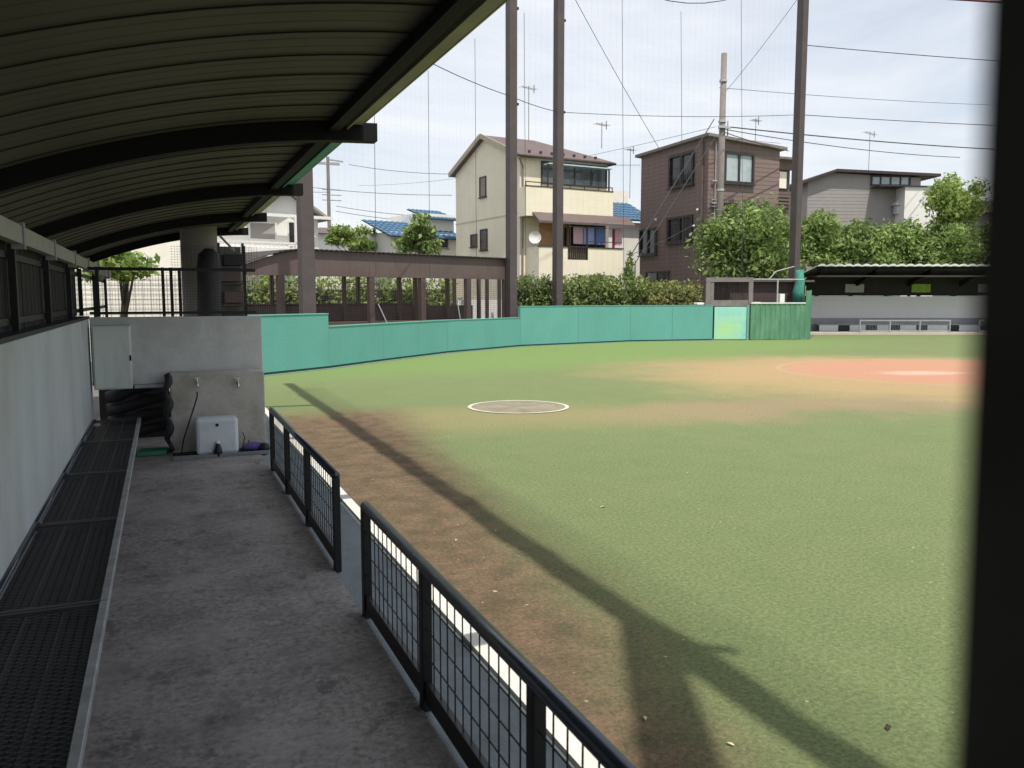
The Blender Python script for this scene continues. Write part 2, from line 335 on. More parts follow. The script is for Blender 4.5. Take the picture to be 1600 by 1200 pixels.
    fin = mix(vr.outputs[0], sv.outputs[0], (.5,.47,.33))
    l.new(fin, b.inputs['Base Color'])
    bp = n.new('ShaderNodeBump'); bp.inputs['Strength'].default_value = .6; bp.inputs['Distance'].default_value = .012; l.new(noise(240, 3, .8), bp.inputs['Height']); l.new(bp.outputs[0], b.inputs['Normal'])
    return m
M['turf'] = mat_turf()
def mat_door():
    m = mat('painted_door', (.30,.62,.52), .7, .1, 3, dirt=(.22,.50,.62), dscale=1.3, damt=.8)
    n = m.node_tree.nodes; l = m.node_tree.links; b = n['Principled BSDF']; old = b.inputs['Base Color'].links[0].from_socket
    t = n.new('ShaderNodeTexCoord'); mp = n.new('ShaderNodeMapping'); mp.vector_type = 'TEXTURE'; mp.inputs['Location'].default_value = (.55, 0, .42); mp.inputs['Scale'].default_value = (.75, 50, .55)
    l.new(t.outputs['Object'], mp.inputs[0]); ln = n.new('ShaderNodeVectorMath'); ln.operation = 'LENGTH'; l.new(mp.outputs[0], ln.inputs[0])
    no = n.new('ShaderNodeTexNoise'); no.inputs['Scale'].default_value = 5; no.inputs['Detail'].default_value = 7; l.new(t.outputs['Object'], no.inputs['Vector'])
    ad = n.new('ShaderNodeMath'); ad.operation = 'ADD'; l.new(ln.outputs['Value'], ad.inputs[0]); l.new(no.outputs['Fac'], ad.inputs[1])
    mr = n.new('ShaderNodeMapRange'); mr.inputs[1].default_value = 1.8; mr.inputs[2].default_value = .6; l.new(ad.outputs[0], mr.inputs[0])
    mx = n.new('ShaderNodeMix'); mx.data_type = 'RGBA'; mx.inputs[7].default_value = (.44,.66,.24,1); mr.inputs[4].default_value = .75; l.new(mr.outputs[0], mx.inputs[0]); l.new(old, mx.inputs[6]); l.new(mx.outputs[2], b.inputs['Base Color'])
    return m
M['door'] = mat_door(); stains(M['turf'], 9, .60, .72, (.10,.085,.055), .35)

# ------------------------------------------------------------------ ground
struct(MB().quad((-150,-60,-.03),(220,-60,-.03),(220,260,-.03),(-150,260,-.03)), 'ground', M['asph'])
WP = [P(413,586,z=0), P(515,575,z=0), P(600,563.5,z=0), P(700,551,z=0), P(813,541,z=0), P(985,533.5,z=0), P(1113,531.5,z=0), P(1168,531.5,z=0), P(1265,530.5,z=0)]
FD0 = P(1272,523,z=0); FD1 = P(1550,523,z=0); fu = (FD1 - FD0).normalized(); fn = Vector((-fu.y, fu.x, 0))
turf = MB()
poly = [(1.411,-6,0),(60,-6,0),(60,FD1.y - (60-FD1.x)*.42,0)] + [tuple(FD1), tuple(FD0)] + [tuple(p) for p in WP[::-1]] + [(1.411, 18.2, 0)]
turf.add(poly, [tuple(range(len(poly)))])
struct(turf, 'turf_field', M['turf'])
struct(MB().box(-1.5, .93, -4, 10.15, -.12, .0), 'dugout_floor', M['floor'])
struct(MB().box(.933, 1.327, -4, 9.69, -.12, -.012), 'dugout_curb', M['curb'])
struct(MB().box(1.07, 1.327, 9.693, 18.3, -.12, -.012), 'walkway', M['curb'])
struct(MB().box(1.330, 1.408, -4, 18.2, -.1, .012), 'white_edge_strip', M['white'])
# on-deck circle
odc = P(810,636,z=0)
oc = thing('on_deck_circle', 'round grey-brown mat in a thin white ring on the turf', 'on-deck circle', (odc.x, odc.y, 0))
rr = MB(); n = 64
for i in range(n):
    a, b = 2*math.pi*i/n, 2*math.pi*(i+1)/n
    for (r0, r1, z) in ((.735, .79, .010),):
        rr.quad((r0*math.cos(a), r0*math.sin(a), z),(r1*math.cos(a), r1*math.sin(a), z),(r1*math.cos(b), r1*math.sin(b), z),(r0*math.cos(b), r0*math.sin(b), z))
part(rr, 'ring', mat('worn_white', (.58,.56,.46), .8, .15, 6, dirt=(.36,.33,.24), dscale=5), oc)
part(MB().add([(.737*math.cos(2*math.pi*i/n), .737*math.sin(2*math.pi*i/n), .006) for i in range(n)], [tuple(range(n))]), 'mat', mat('worn_mat', (.21,.19,.13), .9, .3, 3, .3, 60, dirt=(.34,.27,.2), dscale=4), oc)
# a few leaves blown on to the turf
def leaf(px, py, sz, mt, lab, rz):
    p = P(px, py, z=0); q = MB().add([(-sz,0,0),(-sz*.3,-sz*.4,sz*.25),(sz*.4,-sz*.35,sz*.2),(sz,0,.0),(sz*.4,sz*.35,sz*.3),(-sz*.3,sz*.4,sz*.2),(-sz,0,-.003),(sz,0,-.003)], [(0,1,2,3,4,5),(6,5,4,3,7),(6,1,2,7)])
    q.v = [(p.x + v[0]*math.cos(rz) - v[1]*math.sin(rz), p.y + v[0]*math.sin(rz) + v[1]*math.cos(rz), v[2] + .006) for v in q.v]
    solo(q, 'fallen_leaf', mt, lab, 'leaf')
M_ld = mat('dry_leaf_dark', (.06,.04,.025), .8, .3); M_ll = mat('dry_leaf_pale', (.55,.50,.33), .8, .2)
leaf(1388, 1139, .026, M_ld, 'small dark fallen leaf on the near turf close to the dark post', .6)
leaf(1008, 1124, .018, M_ll, 'pale fallen leaf lying in the long shadow near the railing', 1.2)
leaf(1141, 1165, .018, M_ll, 'pale fallen leaf right of the wide shadow at the bottom edge', 2.1)
leaf(942, 793, .03, M_ll, 'pale fallen leaf alone in the middle of the green turf', .2)
leaf(713, 845, .022, M_ll, 'pale fallen leaf on the brown dirt strip above the shadow band', 1.0)

# ------------------------------------------------------------------ dugout
dw = thing('low_wall', 'pale blue-grey painted concrete wall running along behind the benches', 'wall', (-.82, 3.5, 0))
part(MB().box(-.90,-.745,-4,10.156,-.1,1.47), 'wall_body', M['wallc'], dw, world=True, bevel=.006)
part(MB().box(-.90,-.735,-4,10.15,1.473,1.50), 'wall_cap', M['tarp'], dw, world=True)
ew = thing('end_wall', 'grey rendered wall closing the far end of the dugout', 'wall', (.2, 10.2, 0))
part(MB().box(-.742,1.062,10.158,10.34,.735,1.485), 'wall_body', M['endwall'], ew, world=True, bevel=.006)
part(MB().box(-.32,.035,10.06,10.157,.700,.733), 'ledge', M['alu'], ew, world=True)
part(MB().box(.90,1.06,10.20,10.34,-.05,.734), 'wall_pier', M['endwall'], ew, world=True)
part(MB().box(-.742,.035,11.0,11.1,0,.9), 'back_board', M['boards'], ew, world=True)
struct(MB().box(-.9, 1.06, 10.153, 14.9, -.12, -.004), 'passage_floor', M['floor'])
bk = thing('sink_block', 'grey concrete block with two taps on its front', 'wash block', (.53, 9.9, 0))
part(MB().box(.04,1.03,9.72,10.155,0,.872), 'block_body', M['block'], bk, world=True, bevel=.012)
for i, px in enumerate((308, 371)):
    a = P(px, 597, y=9.72)
    tp = part(MB().tube([(a.x, 9.725, a.z), (a.x, 9.66, a.z), (a.x, 9.625, a.z-.015), (a.x, 9.615, a.z-.06)], .012, 10), 'tap', M['chrome'], bk, world=True, smooth=True)
    h = MB(); h.tube([(a.x, 9.665, a.z+.01), (a.x, 9.665, a.z+.045)], .012, 8); h.box(a.x-.03, a.x+.03, 9.658, 9.672, a.z+.045, a.z+.055)
    part(h, 'handle', M['chrome'], tp, world=True)
a = P(308, 612, y=9.6); b = P(283, 700, y=9.55)
hs = MB().tube([(a.x, 9.61, a.z), (a.x, 9.60, a.z-.05), (a.x-.05, 9.58, a.z-.2), (b.x+.03, 9.56, .18), (b.x, 9.52, .03), (b.x+.12, 9.42, .02), (b.x+.2, 9.5, .02)], .008, 8)
solo(hs, 'hose', M['black'], 'thin black hose hanging from the left tap of the wash block', 'hose', smooth=True)
struct(MB().box(.04, 1.0, 9.30, 9.345, .002, .035), 'basin_curb', M['curb'])
struct(MB().box(.045, 1.0, 9.347, 9.718, .002, .010), 'basin_floor', M['tarp'])
# white plastic box
wb = thing('water_tank', 'white plastic water tank with rounded corners standing below the taps', 'water tank', (.49, 9.5, .01))
part(MB().box(-.215,.215,-.13,.13,.01,.40), 'body', M['poly'], wb, bevel=.035)
part(MB().tube([(.0,-.125,.33),(.0,-.136,.33)], .017, 12), 'vent_plug', M['black'], wb)
sp_ = part(MB().lathe([(.042,.0),(.043,.05),(.035,.085),(.022,.12),(.02,.135)], 0, -.16, 16), 'spout', M['black'], wb, smooth=True)
part(MB().lathe([(.021,.135),(.021,.155),(.012,.162)], 0, -.16, 14), 'cap', M['whitew'], sp_)
bg_ = MB().lathe([(.03,0),(.07,.01),(.085,.045),(.06,.075),(.02,.085)], 0, 0, 14)
bg_.v = [(v[0]*1.5 + .012*math.sin(9*v[2]+v[1]*30), v[1], v[2]) for v in bg_.v]
o = part(bg_, 'bag', M['purple'], None, 'small purple cloth bag lying right of the water tank', 'bag', smooth=True); o.location = (.87, 9.56, .012)
o = part(MB().lathe([(.05,0),(.06,.02),(.045,.075),(.02,.085)], 0, 0, 12), 'pouch', M['black'], None, 'black pouch at the right end of the basin curb', 'pouch', smooth=True); o.location = (.985, 9.48, .012)
st = MB(); st.tube([(.745,9.55,.012),(.79,9.62,.15),(.765,9.60,.21)], .006, 6); st.tube([(.80,9.5,.012),(.83,9.62,.11)], .006, 6)
solo(st, 'bent_rod', M['black'], 'bent thin black metal rod leaning right of the tank', 'rod', smooth=True)
# twisted dark net hanging at the block's left edge
sn = MB(); pts = [(.012 + .022*math.sin(k*1.1), 9.66 + .02*math.cos(k*1.1), .88 - k*.044) for k in range(20)]
sn.tube(pts, lambda t: .032 + .010*math.sin(t*19), 10)
solo(sn, 'rolled_net', M['tarp'], 'twisted dark net hanging down at the left edge of the wash block', 'net', smooth=True)
o = part(MB().prism([(-.16,-.12,0),(.14,-.10,0),(.16,.1,0),(-.12,.12,0)], (0,.02,.05)), 'tray', M['greenp'], None, 'green plastic tray on the floor under the ledge', 'tray', bevel=.01); o.location = (-.16, 9.75, .004)
lb = ['lowest dark rolled tarp in the niche under the ledge', 'second dark rolled tarp of the pile under the ledge', 'third dark rolled tarp of the pile under the ledge', 'topmost dark rolled tarp of the pile under the ledge']
for k in range(4):
    z = .12 + .15*k; pts = [(-.62 + .13*j, 10.42 + .04*math.sin(j+k), z + .02*j*(1+.3*k) + .012*math.sin(j*2+k)) for j in range(6)]
    solo(MB().tube(pts, lambda t: .068 + .01*math.sin(t*14), 12), 'rolled_tarp', M['tarp'], lb[k], 'tarp', 'rolled tarps under the ledge', smooth=True)
# meter box
mbx = thing('meter_box', 'pale grey steel box on the wall in the far left corner of the dugout', 'wall box', (-.5, 10.0, .71))
part(MB().box(-.71,-.335,9.90,10.157,.712,1.40), 'cabinet', M['box'], mbx, world=True, bevel=.008)
part(MB().box(-.695,-.348,9.888,9.8985,.728,1.385), 'door', M['box'], mbx, world=True, bevel=.003)
part(MB().box(-.352,-.333,9.884,9.8975,1.02,1.08), 'latch', M['dsteel'], mbx, world=True)

# benches
def bench_meshes():
    LEN = 1.5; X0, X1 = -.725, -.305; z = .372
    seat = MB(); cy = .034; cx = .07; th = .0055
    rows = int(LEN / cy); cols = int(round((X1 - X0) / cx)); cx = (X1 - X0) / cols
    for r_ in range(rows):
        for c in range(cols):
            xa = X0 + c*cx; ya = .02 + r_*cy
            if ya + cy > LEN - .02: continue
            m1 = (xa + cx/2, ya + cy*.5, z)
            for q in (((xa, ya, z), m1), (m1, (xa + cx, ya, z)), ((xa, ya + cy, z), m1), (m1, (xa + cx, ya + cy, z))):
                p0, p1 = Vector(q[0]), Vector(q[1]); d = (p1 - p0).normalized(); s = Vector((-d.y, d.x, 0)) * th/2
                b0 = [p0 - s, p0 + s, p1 + s, p1 - s]; dz = Vector((0,0,-.006))
                seat.add(b0 + [v + dz for v in b0], [(0,1,2,3),(0,4,5,1),(3,2,6,7)])
    fr = MB(); fr.box(X0-.012, X1, 0, .028, .345, .378); fr.box(X0-.012, X1, LEN-.02, LEN, .345, .377)
    fr.box(X0+.14, X0+.147, .03, LEN-.02, .35, .366); fr.box(X0+.28, X0+.287, .03, LEN-.02, .35, .366)
    rail = MB().tube([(X0-.005, 0, .385), (X0-.005, LEN, .385)], .013, 10)
    return seat, fr, rail, LEN
seat, fr, rail, LEN = bench_meshes()
edges_ = MB().box(-.303,-.268, .004, LEN-.004, .345, .383)
names = ['dark mesh bench section at the very front left edge of the view', 'second dark mesh bench section from the camera', 'third dark mesh bench section from the camera', 'middle dark mesh bench section with a pale front edge',
         'dark mesh bench section second from the far end', 'dark mesh bench section running in under the pale wall box']
bench = thing('bench', names[0], 'bench', (0, .93, 0), 0, 'mesh bench sections along the low wall')
part(seat, 'mesh_seat', M['meshw'], bench, kind='stuff'); part(fr, 'frame', M['meshw'], bench); part(rail, 'back_pipe', M['railtop'], bench, smooth=True)
part(edges_, 'front_edge', M['alu'], bench, bevel=.004)
part(MB().box(-.74,-.315,0,LEN+.008,.305,.315), 'under_seat_shade', M['tarp'], bench)  # dark sheet added to stand for the shade below the mesh seat
for yy in (.06, LEN-.06):
    for xx in (-.70, -.60): part(MB().box(xx-.018, xx+.018, yy-.018, yy+.018, 0, .304), 'leg', M['dsteel'], bench)
for k in range(1, 6): dup(bench, (0, .93 + 1.51*k, 0), 0, names[k])
dup(bench, (0, .93 - 1.51, 0), 0, 'dark mesh bench section directly beside the camera')

# barrier fences
def barrier(name, label, x, ys, h=.60):
    y0, y1 = ys[0], ys[-1]
    t = thing(name, label, 'railing', (x, (y0+y1)/2, 0), 0, 'low dugout railings')
    part(MB().tube([(x, y0, h), (x, y1, h)], .027, 14), 'top_pipe', M['railtop'], t, world=True, smooth=True)
    for y in ys: part(MB().box(x-.022, x+.022, y-.026, y+.026, -.01, h-.012), 'post', M['dsteel'], t, world=True, bevel=.004)
    for a, b in zip(ys[:-1], ys[1:]):
        a += .028; b -= .028
        part(MB().box(x-.012, x+.012, a, b, .035, .125), 'kick_plate', M['dsteel'], t, world=True)
        g = MB(); m = max(3, int(round((b - a) / .085)))
        for i in range(1, m): y = a + (b-a)*i/m; g.box(x-.0022, x+.0022, y-.0022, y+.0022, .125, h-.028)
        for zz in (.235, .35, .465): g.box(x-.0066, x-.0025, a, b, zz-.002, zz+.002)
        part(g, 'wire_infill', M['wire'], t, world=True, kind='stuff')
    return t
barrier('railing', 'longer black low railing running from the foreground with wire infill', .95, [-.45, .9, 2.09, 3.20, 4.29])
barrier('railing', 'shorter black low railing between the gap and the wash block', .95, [5.11, 6.23, 7.35, 8.42])
# correct for perspective: railing stands on the floor edge
# roof
KR = .0806
def rz_(x, base=2.87): return base - KR*(1.5-x)**2
xs = [ -1.62 + i*(1.275+1.62)/16 for i in range(17)]
roof = thing('dugout_roof', 'long curved sheet-metal roof with dark arched beams over the dugout', 'roof', (.2, 5, 2.3))
PW = .372
sm_ = MB(); pr = [(0,.005),(.012,.005),(.015,.009),(PW*.32-.006,.009),(PW*.32,.006),(PW*.32+.006,.009),(PW*.66-.006,.009),(PW*.66,.006),(PW*.66+.006,.009),(PW-.015,.009),(PW-.012,.005),(PW,.005)]
for i, x in enumerate(xs):
    for (yy, dz) in pr: sm_.v.append((x, yy, rz_(x) + dz))
npf = len(pr)
for i in range(len(xs)-1):
    for j in range(npf-1): a = i*npf + j; sm_.f.append((a, a+1, a+npf+1, a+npf))
inv = roof.matrix_basis.inverted(); smesh = MB(); smesh.v = [tuple(inv @ Vector(v)) for v in sm_.v]; smesh.f = sm_.f
sheetm = smesh.mesh('roof_sheet', M['sheet'])
lip = MB()
for i in range(len(xs)-1):
    x0, x1 = xs[i], xs[i+1]; lip.add([inv @ Vector(v) for v in [(x0,-.004,rz_(x0)-.002),(x1,-.004,rz_(x1)-.002),(x1,.004,rz_(x1)-.002),(x0,.004,rz_(x0)-.002),(x0,-.004,rz_(x0)+.02),(x1,-.004,rz_(x1)+.02),(x1,.004,rz_(x1)+.02),(x0,.004,rz_(x0)+.02)]], [(0,1,2,3),(0,1,5,4),(3,2,6,7)])
lipm = lip.mesh('seam', M['seam'])
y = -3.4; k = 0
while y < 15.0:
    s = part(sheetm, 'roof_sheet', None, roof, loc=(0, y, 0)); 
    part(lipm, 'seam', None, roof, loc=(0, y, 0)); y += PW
# opaque upper skin
sk = MB(); 
for i, x in enumerate(xs): sk.v += [(x, -3.4, rz_(x)+.035), (x, y, rz_(x)+.035)]
for i in range(len(xs)-1): sk.f.append((2*i, 2*i+1, 2*i+3, 2*i+2))
part(sk, 'top_skin', M['greyf'], roof, world=True)
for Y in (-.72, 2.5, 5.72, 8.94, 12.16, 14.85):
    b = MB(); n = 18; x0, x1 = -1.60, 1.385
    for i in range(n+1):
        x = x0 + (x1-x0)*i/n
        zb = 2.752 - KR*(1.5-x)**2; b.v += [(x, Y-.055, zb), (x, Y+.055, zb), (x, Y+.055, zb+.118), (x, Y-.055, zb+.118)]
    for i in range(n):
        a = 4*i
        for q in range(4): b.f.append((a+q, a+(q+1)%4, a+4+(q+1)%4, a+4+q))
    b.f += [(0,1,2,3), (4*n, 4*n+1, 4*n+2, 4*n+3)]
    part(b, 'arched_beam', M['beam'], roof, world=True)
    part(MB().box(1.10, 1.17, Y-.075, Y+.075, 2.86, 2.868), 'cleat', M['beam'], roof, world=True)
part(MB().box(1.05,1.12,-3.4,15.05,2.79,2.846), 'edge_purlin', M['beam'], roof, world=True)
def gut(y0, y1, m): 
    part(MB().box(1.175,1.188,y0,y1,2.815,2.925), 'gutter', m, roof, world=True)
    part(MB().box(1.190,1.278,y0,y1,2.85,2.862), 'gutter_lip', m, roof, world=True)
    part(MB().box(1.280,1.287,y0,y1,2.848,2.92), 'gutter_face', m, roof, world=True)
gut(-3.4, 5.9, M['gutter']); gut(5.905, 8.98, M['gutterg']); gut(8.985, 15.05, M['gutter'])
# pale channel over the low wall and the dark boards above it
ch = thing('pale_channel', 'pale grey steel channel running above the low wall fence', 'steel channel', (-.75, 5, 2.0))
part(MB().box(-.80,-.745,-3.4,15.0,2.015,2.12), 'channel', M['lightbeam'], ch, world=True)
for Y in (2.6, 5.72, 7.3, 8.94, 10.5, 12.16, 14.2): part(MB().box(-.806,-.735,Y-.03,Y+.03,1.985,2.14), 'bracket', M['greyf'], ch, world=True)
pf = thing('slat_fence', 'dark upright board fence standing on top of the low wall', 'fence', (-.84, 5, 1.47))
y = -3.2
while y < 10.0:
    part(MB().box(-.87,-.852,y,y+.165,1.505,2.07), 'slat', M['boards'], pf, world=True); y += .185 if random.random() < .8 else .205
for Y in (1.0, 2.6, 4.2, 5.72, 7.3, 8.94, 10.1, 12.16, 14.5): part(MB().box(-.83,-.79,Y-.025,Y+.025,1.0 if Y>10.2 else 1.503,2.01), 'post', M['dsteel'], pf, world=True)
for z in (1.56, 1.95): part(MB().box(-.848,-.832,-3.2,14.8,z-.02,z+.02), 'rail', M['dsteel'], pf, world=True)
# fence on the end wall
ef = thing('end_fence', 'black steel pipe fence standing on top of the end wall', 'fence', (.2, 10.25, 1.48))
part(MB().box(-.74,1.02,10.235,10.265,2.0,2.035), 'rail', M['dsteel'], ef, world=True)
part(MB().box(-.74,1.02,10.235,10.265,1.515,1.545), 'rail', M['dsteel'], ef, world=True)
for px in (152, 255, 268, 281, 383): a = P(px, 450, y=10.25); part(MB().box(a.x-.017, a.x+.017, 10.27, 10.30, 1.487, 2.04 if px < 380 else 2.3), 'post', M['dsteel'], ef, world=True)
g = MB()
for i in range(0, 60): x = -.72 + i*.03; g.box(x-.0012, x+.0012, 10.305, 10.3075, 1.55, 2.30 if x > .1 else 2.0)
for i in range(0, 25):
    z = 1.56 + i*.03; g.box(-.72 if z < 2 else .1, 1.0, 10.308, 10.3105, z-.0012, z+.0012)
part(g, 'net', M['wire'], ef, world=True, kind='stuff')

# things behind the end wall
a = P(314, 465, hd=13.5); gp = MB().tube([(a.x, a.y, -.1), (a.x, a.y, 6)], .28, 20)
solo(gp, 'concrete_column', mat('grey_column', (.21,.195,.18), .85, .15, 2, .2, 30, dirt=(.2,.18,.17)), 'thick grey concrete column behind the end wall fence', 'column', smooth=True)
a = P(328, 465, hd=12.4)
solo(MB().tube([(a.x-.03, a.y, .9), (a.x-.02, a.y, 1.6), (a.x, a.y, 2.15), (a.x+.01, a.y, 2.33), (a.x+.01, a.y, 2.42)], lambda t: .175 if t < .7 else (.15 if t < .8 else .06), 16), 'rolled_cover', M['tarp'], 'dark rolled cover standing upright against the grey column', 'rolled cover', smooth=True)
rk = thing('junk_rack', 'rusty rack with clutter just right of the grey column', 'rack', tuple(P(365, 490, hd=13.2)))
a = P(365, 465, hd=13.2)
for dx in (-.2, .16): part(MB().box(a.x+dx-.02, a.x+dx+.02, a.y-.02, a.y+.02, 0, 2.55), 'upright', M['brownst'], rk, world=True)
part(MB().box(a.x-.18, a.x+.14, a.y+.12, a.y+.14, .2, 2.5), 'back_panel', M['conc'], rk, world=True)
for z in (1.28, 1.6, 1.93, 2.18): part(MB().box(a.x-.18, a.x+.14, a.y-.18, a.y+.118, z-.02, z-.002), 'shelf', M['brownst'], rk, world=True)
for z, dx, m in ((1.3,0,'tarp'),(1.62,.02,'brownst'),(1.95,-.03,'brownst'),(2.2,.03,'tarp')): part(MB().box(a.x-.16+dx, a.x+.13+dx, a.y-.15, a.y+.1, z, z+.17), 'crate', M[m], rk, world=True)
part(MB().bar(tuple(P(343,368,hd=13)), tuple(P(366,392,hd=13)), .03), 'pale_pipe', M['steelp'], rk, world=True)

# far-left building with tile facade, behind the tree
fb = thing('tiled_building', 'bright beige tiled building behind the end wall fence', 'building', tuple(P(140,465,hd=22).xy) + (0,), R(-8))
part(MB().box(-5,2.35,0,6,0,5.2), 'wall', M['tile'], fb)
for i in range(4):
    x = -4.4 + i*1.5
    f = part(MB().box(x, x+.7, -.05, -.002, 2.6, 3.9), 'window', M['greyf'], fb); part(MB().box(x+.06, x+.64, -.06, -.052, 2.66, 3.84), 'pane', M['glassl'], f)
g = MB()
for i in range(36): g.box(-4.9+i*.2, -4.885+i*.2, -.012, -.001, 0, 2.3)
for i in range(17): g.box(-4.95, 2.33, -.016, -.0125, .1+i*.13, .112+i*.13)
part(g, 'tile_joint', M['greyf'], fb, kind='stuff')

# ------------------------------------------------------------------ foliage
def leaves(centers, n, size, rng, shell=.75):
    V = []; 
    c = np.array([q[:3] for q in centers]); r = np.array([q[3:6] for q in centers]); vol = r.prod(1)**.67; pk = rng.choice(len(c), n, p=vol/vol.sum())
    d = rng.normal(size=(n,3)); d /= np.linalg.norm(d, axis=1)[:,None]; rad = 1 - shell*rng.random(n)**1.8
    pos = c[pk] + d * r[pk] * (rad * (1 + .22*rng.normal(size=n)))[:,None]
    a = rng.normal(size=(n,3)) + np.array([0,0,.3]); nrm = d*.9 + a; nrm /= np.linalg.norm(nrm, axis=1)[:,None]
    t = np.cross(nrm, rng.normal(size=(n,3))); t /= np.linalg.norm(t, axis=1)[:,None]; b = np.cross(nrm, t)
    s = size * (.45 + 1.1*rng.random(n)**1.5)[:,None]
    v = np.stack([pos - t*s, pos - b*s*.45 + nrm*s*.1, pos + t*s, pos + b*s*.45 + nrm*s*.1], 1).reshape(-1,3)
    m = bpy.data.meshes.new('foliage'); m.vertices.add(n*4); m.vertices.foreach_set('co', v.ravel().astype('f4'))
    m.loops.add(n*4); m.loops.foreach_set('vertex_index', np.arange(n*4, dtype='i4')); m.polygons.add(n)
    m.polygons.foreach_set('loop_start', np.arange(n, dtype='i4')*4); m.polygons.foreach_set('loop_total', np.full(n, 4, 'i4')); m.update(); m.validate()
    return m
def tree(label, base, h, cr, n, leaf, mkey, seed, trunk=.12, low=.35, cat='tree', group=None, nb=22):
    """cr = (rx, ry, rz) of the crown, centred under the top at height h"""
    rng = np.random.default_rng(seed); t = thing('tree', label, cat, (base[0], base[1], 0), 0, group)
    cz = h - cr[2]; blobs = []
    for i in range(nb):
        d = rng.normal(size=3); d /= np.linalg.norm(d); q = rng.random()**.5
        s = .26 + .22*rng.random(); blobs.append((d[0]*cr[0]*q*.78, d[1]*cr[1]*q*.78, cz + d[2]*cr[2]*q*.76, cr[0]*s, cr[1]*s, cr[2]*s*.75))
    m = leaves(blobs, n, leaf, rng, .6); m.materials.append(LF[mkey]); part(m, 'crown', None, t)
    tk = MB(); lean = rng.normal()*.2; tk.tube([(0,0,-.1), (lean*.3, 0, cz*.5), (lean, 0, cz*.9), (lean*1.2, .05, cz + cr[2]*.4)], trunk, 8, trunk*.35)
    for i in range(6):
        bl = blobs[i]; z0 = cz*(low + .1*i); tk.tube([(lean*.5, 0, z0), ((bl[0]+lean)*.5, bl[1]*.5, (z0 + bl[2])*.5 + .1), (bl[0], bl[1], bl[2])], trunk*.45, 6, trunk*.12)
    part(tk, 'trunk', M['bark'], t, smooth=True); return t
def hedge(label, A, B, depth, h, n, leaf, mkey, seed, group=None, z0=0, rough=.16):
    A = Vector(A); B = Vector(B); d = B - A; Ln = d.length; ang = math.atan2(d.y, d.x); rng = np.random.default_rng(seed)
    t = thing('hedge', label, 'hedge', (A.x, A.y, z0), ang, group); blobs = []
    k = int(Ln/.5)+1
    for i in range(k):
        for z in list(np.arange(.3, h-.3, .45)) + [h-.2]: blobs.append((Ln*(i+.5)/k + rng.normal()*.1, depth/2 + rng.normal()*.1, min(z, h-.2) + rng.normal()*rough*.5, .42, depth*.55, .40 + rough*rng.random()))
    m = leaves(blobs, n, leaf, rng, .45); m.materials.append(LF[mkey]); part(m, 'foliage', None, t)
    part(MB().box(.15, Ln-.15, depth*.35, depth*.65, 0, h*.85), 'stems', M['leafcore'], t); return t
def gp_(px, hd): p = P(px, 465, hd=hd); return (p.x, p.y, 0)
def zz(py, hd): return CH + (465-py)*hd/1307

# trees
tree('leafy tree with a forked trunk seen below the dugout roof end', gp_(187, 16), zz(372,16), (.85,.8,.5), 1500, .085, 'bright', 3, .09, .55)
tree('big full-crowned green tree right of the utility pole, over the mauve gate', gp_(1175, 37.2), zz(303,37.2), (2.75,1.7,2.3), 15000, .115, 'tree', 11, .16, .3, nb=46)
grp = 'bushy trees behind the far dugout'
TL = ['bushy tree just right of the tall pole above the dugout roof end', 'second bushy tree right of the tall pole', 'bushy tree below the grey house wall', 'bushy tree below the grey house window strip', 'bushy tree under the small taller tree', 'rightmost bushy tree beside the dark post']
for i, (px, top) in enumerate(((1275,330),(1330,338),(1385,334),(1435,330),(1490,336),(1545,340))):
    tree(TL[i], gp_(px, 42.5 + (i%2)*.8), zz(top, 42.5), (2.0,1.4,1.75), 8500, .12, 'dark' if i % 2 else 'tree', 20+i, .12, .3, group=grp, nb=30)
tree('small airy tree standing above the bushy row at the right', gp_(1487, 43.6), zz(266, 43.6), (2.1,1.3,2.0), 7500, .12, 'bright', 31, .09, .5, nb=20)
tree('rounded tree between the utility pole and the blue-roofed cottage', gp_(556, 44), zz(348, 44), (1.4,1.1,.95), 2600, .12, 'bright', 41, .1, .4, nb=14)
tree('slim tree in front of the blue-roofed cottage', gp_(652, 38), zz(328, 38), (1.15,1.0,1.15), 2200, .13, 'tree', 43, .08, .35, nb=13)
tree('dark conifer between the cream and the brown house', gp_(984, 37.5), zz(372, 37.5), (.32,.32,1.7), 1400, .09, 'dark', 45, .08, .2, nb=14)
hw = 1.0
a = WP[4] + (WP[5]-WP[4])*.02; 
hedge('long green clipped hedge behind the high green wall', gp_(812, 31.6), gp_(1008, 33.6), 1.1, zz(437,32.5)-.05, 20000, .075, 'hedge', 51, rough=.04)
hedge('reddish clipped hedge left of the mauve gate frame', gp_(1006, 33.6), gp_(1094, 35.3), 1.1, zz(444,33)-.05, 11000, .075, 'red', 52, rough=.05)
hedge('green hedge seen through the brown bullpen posts', gp_(350, 31.5), gp_(712, 36), 1.0, zz(438,33), 14000, .10, 'bright', 53)
tree('low bush on the hedge top below the cream balcony', gp_(930, 34.6), zz(421,34.6), (1.3,.6,.55), 900, .08, 'hedge', 57, .05, .2, cat='bush', nb=9)

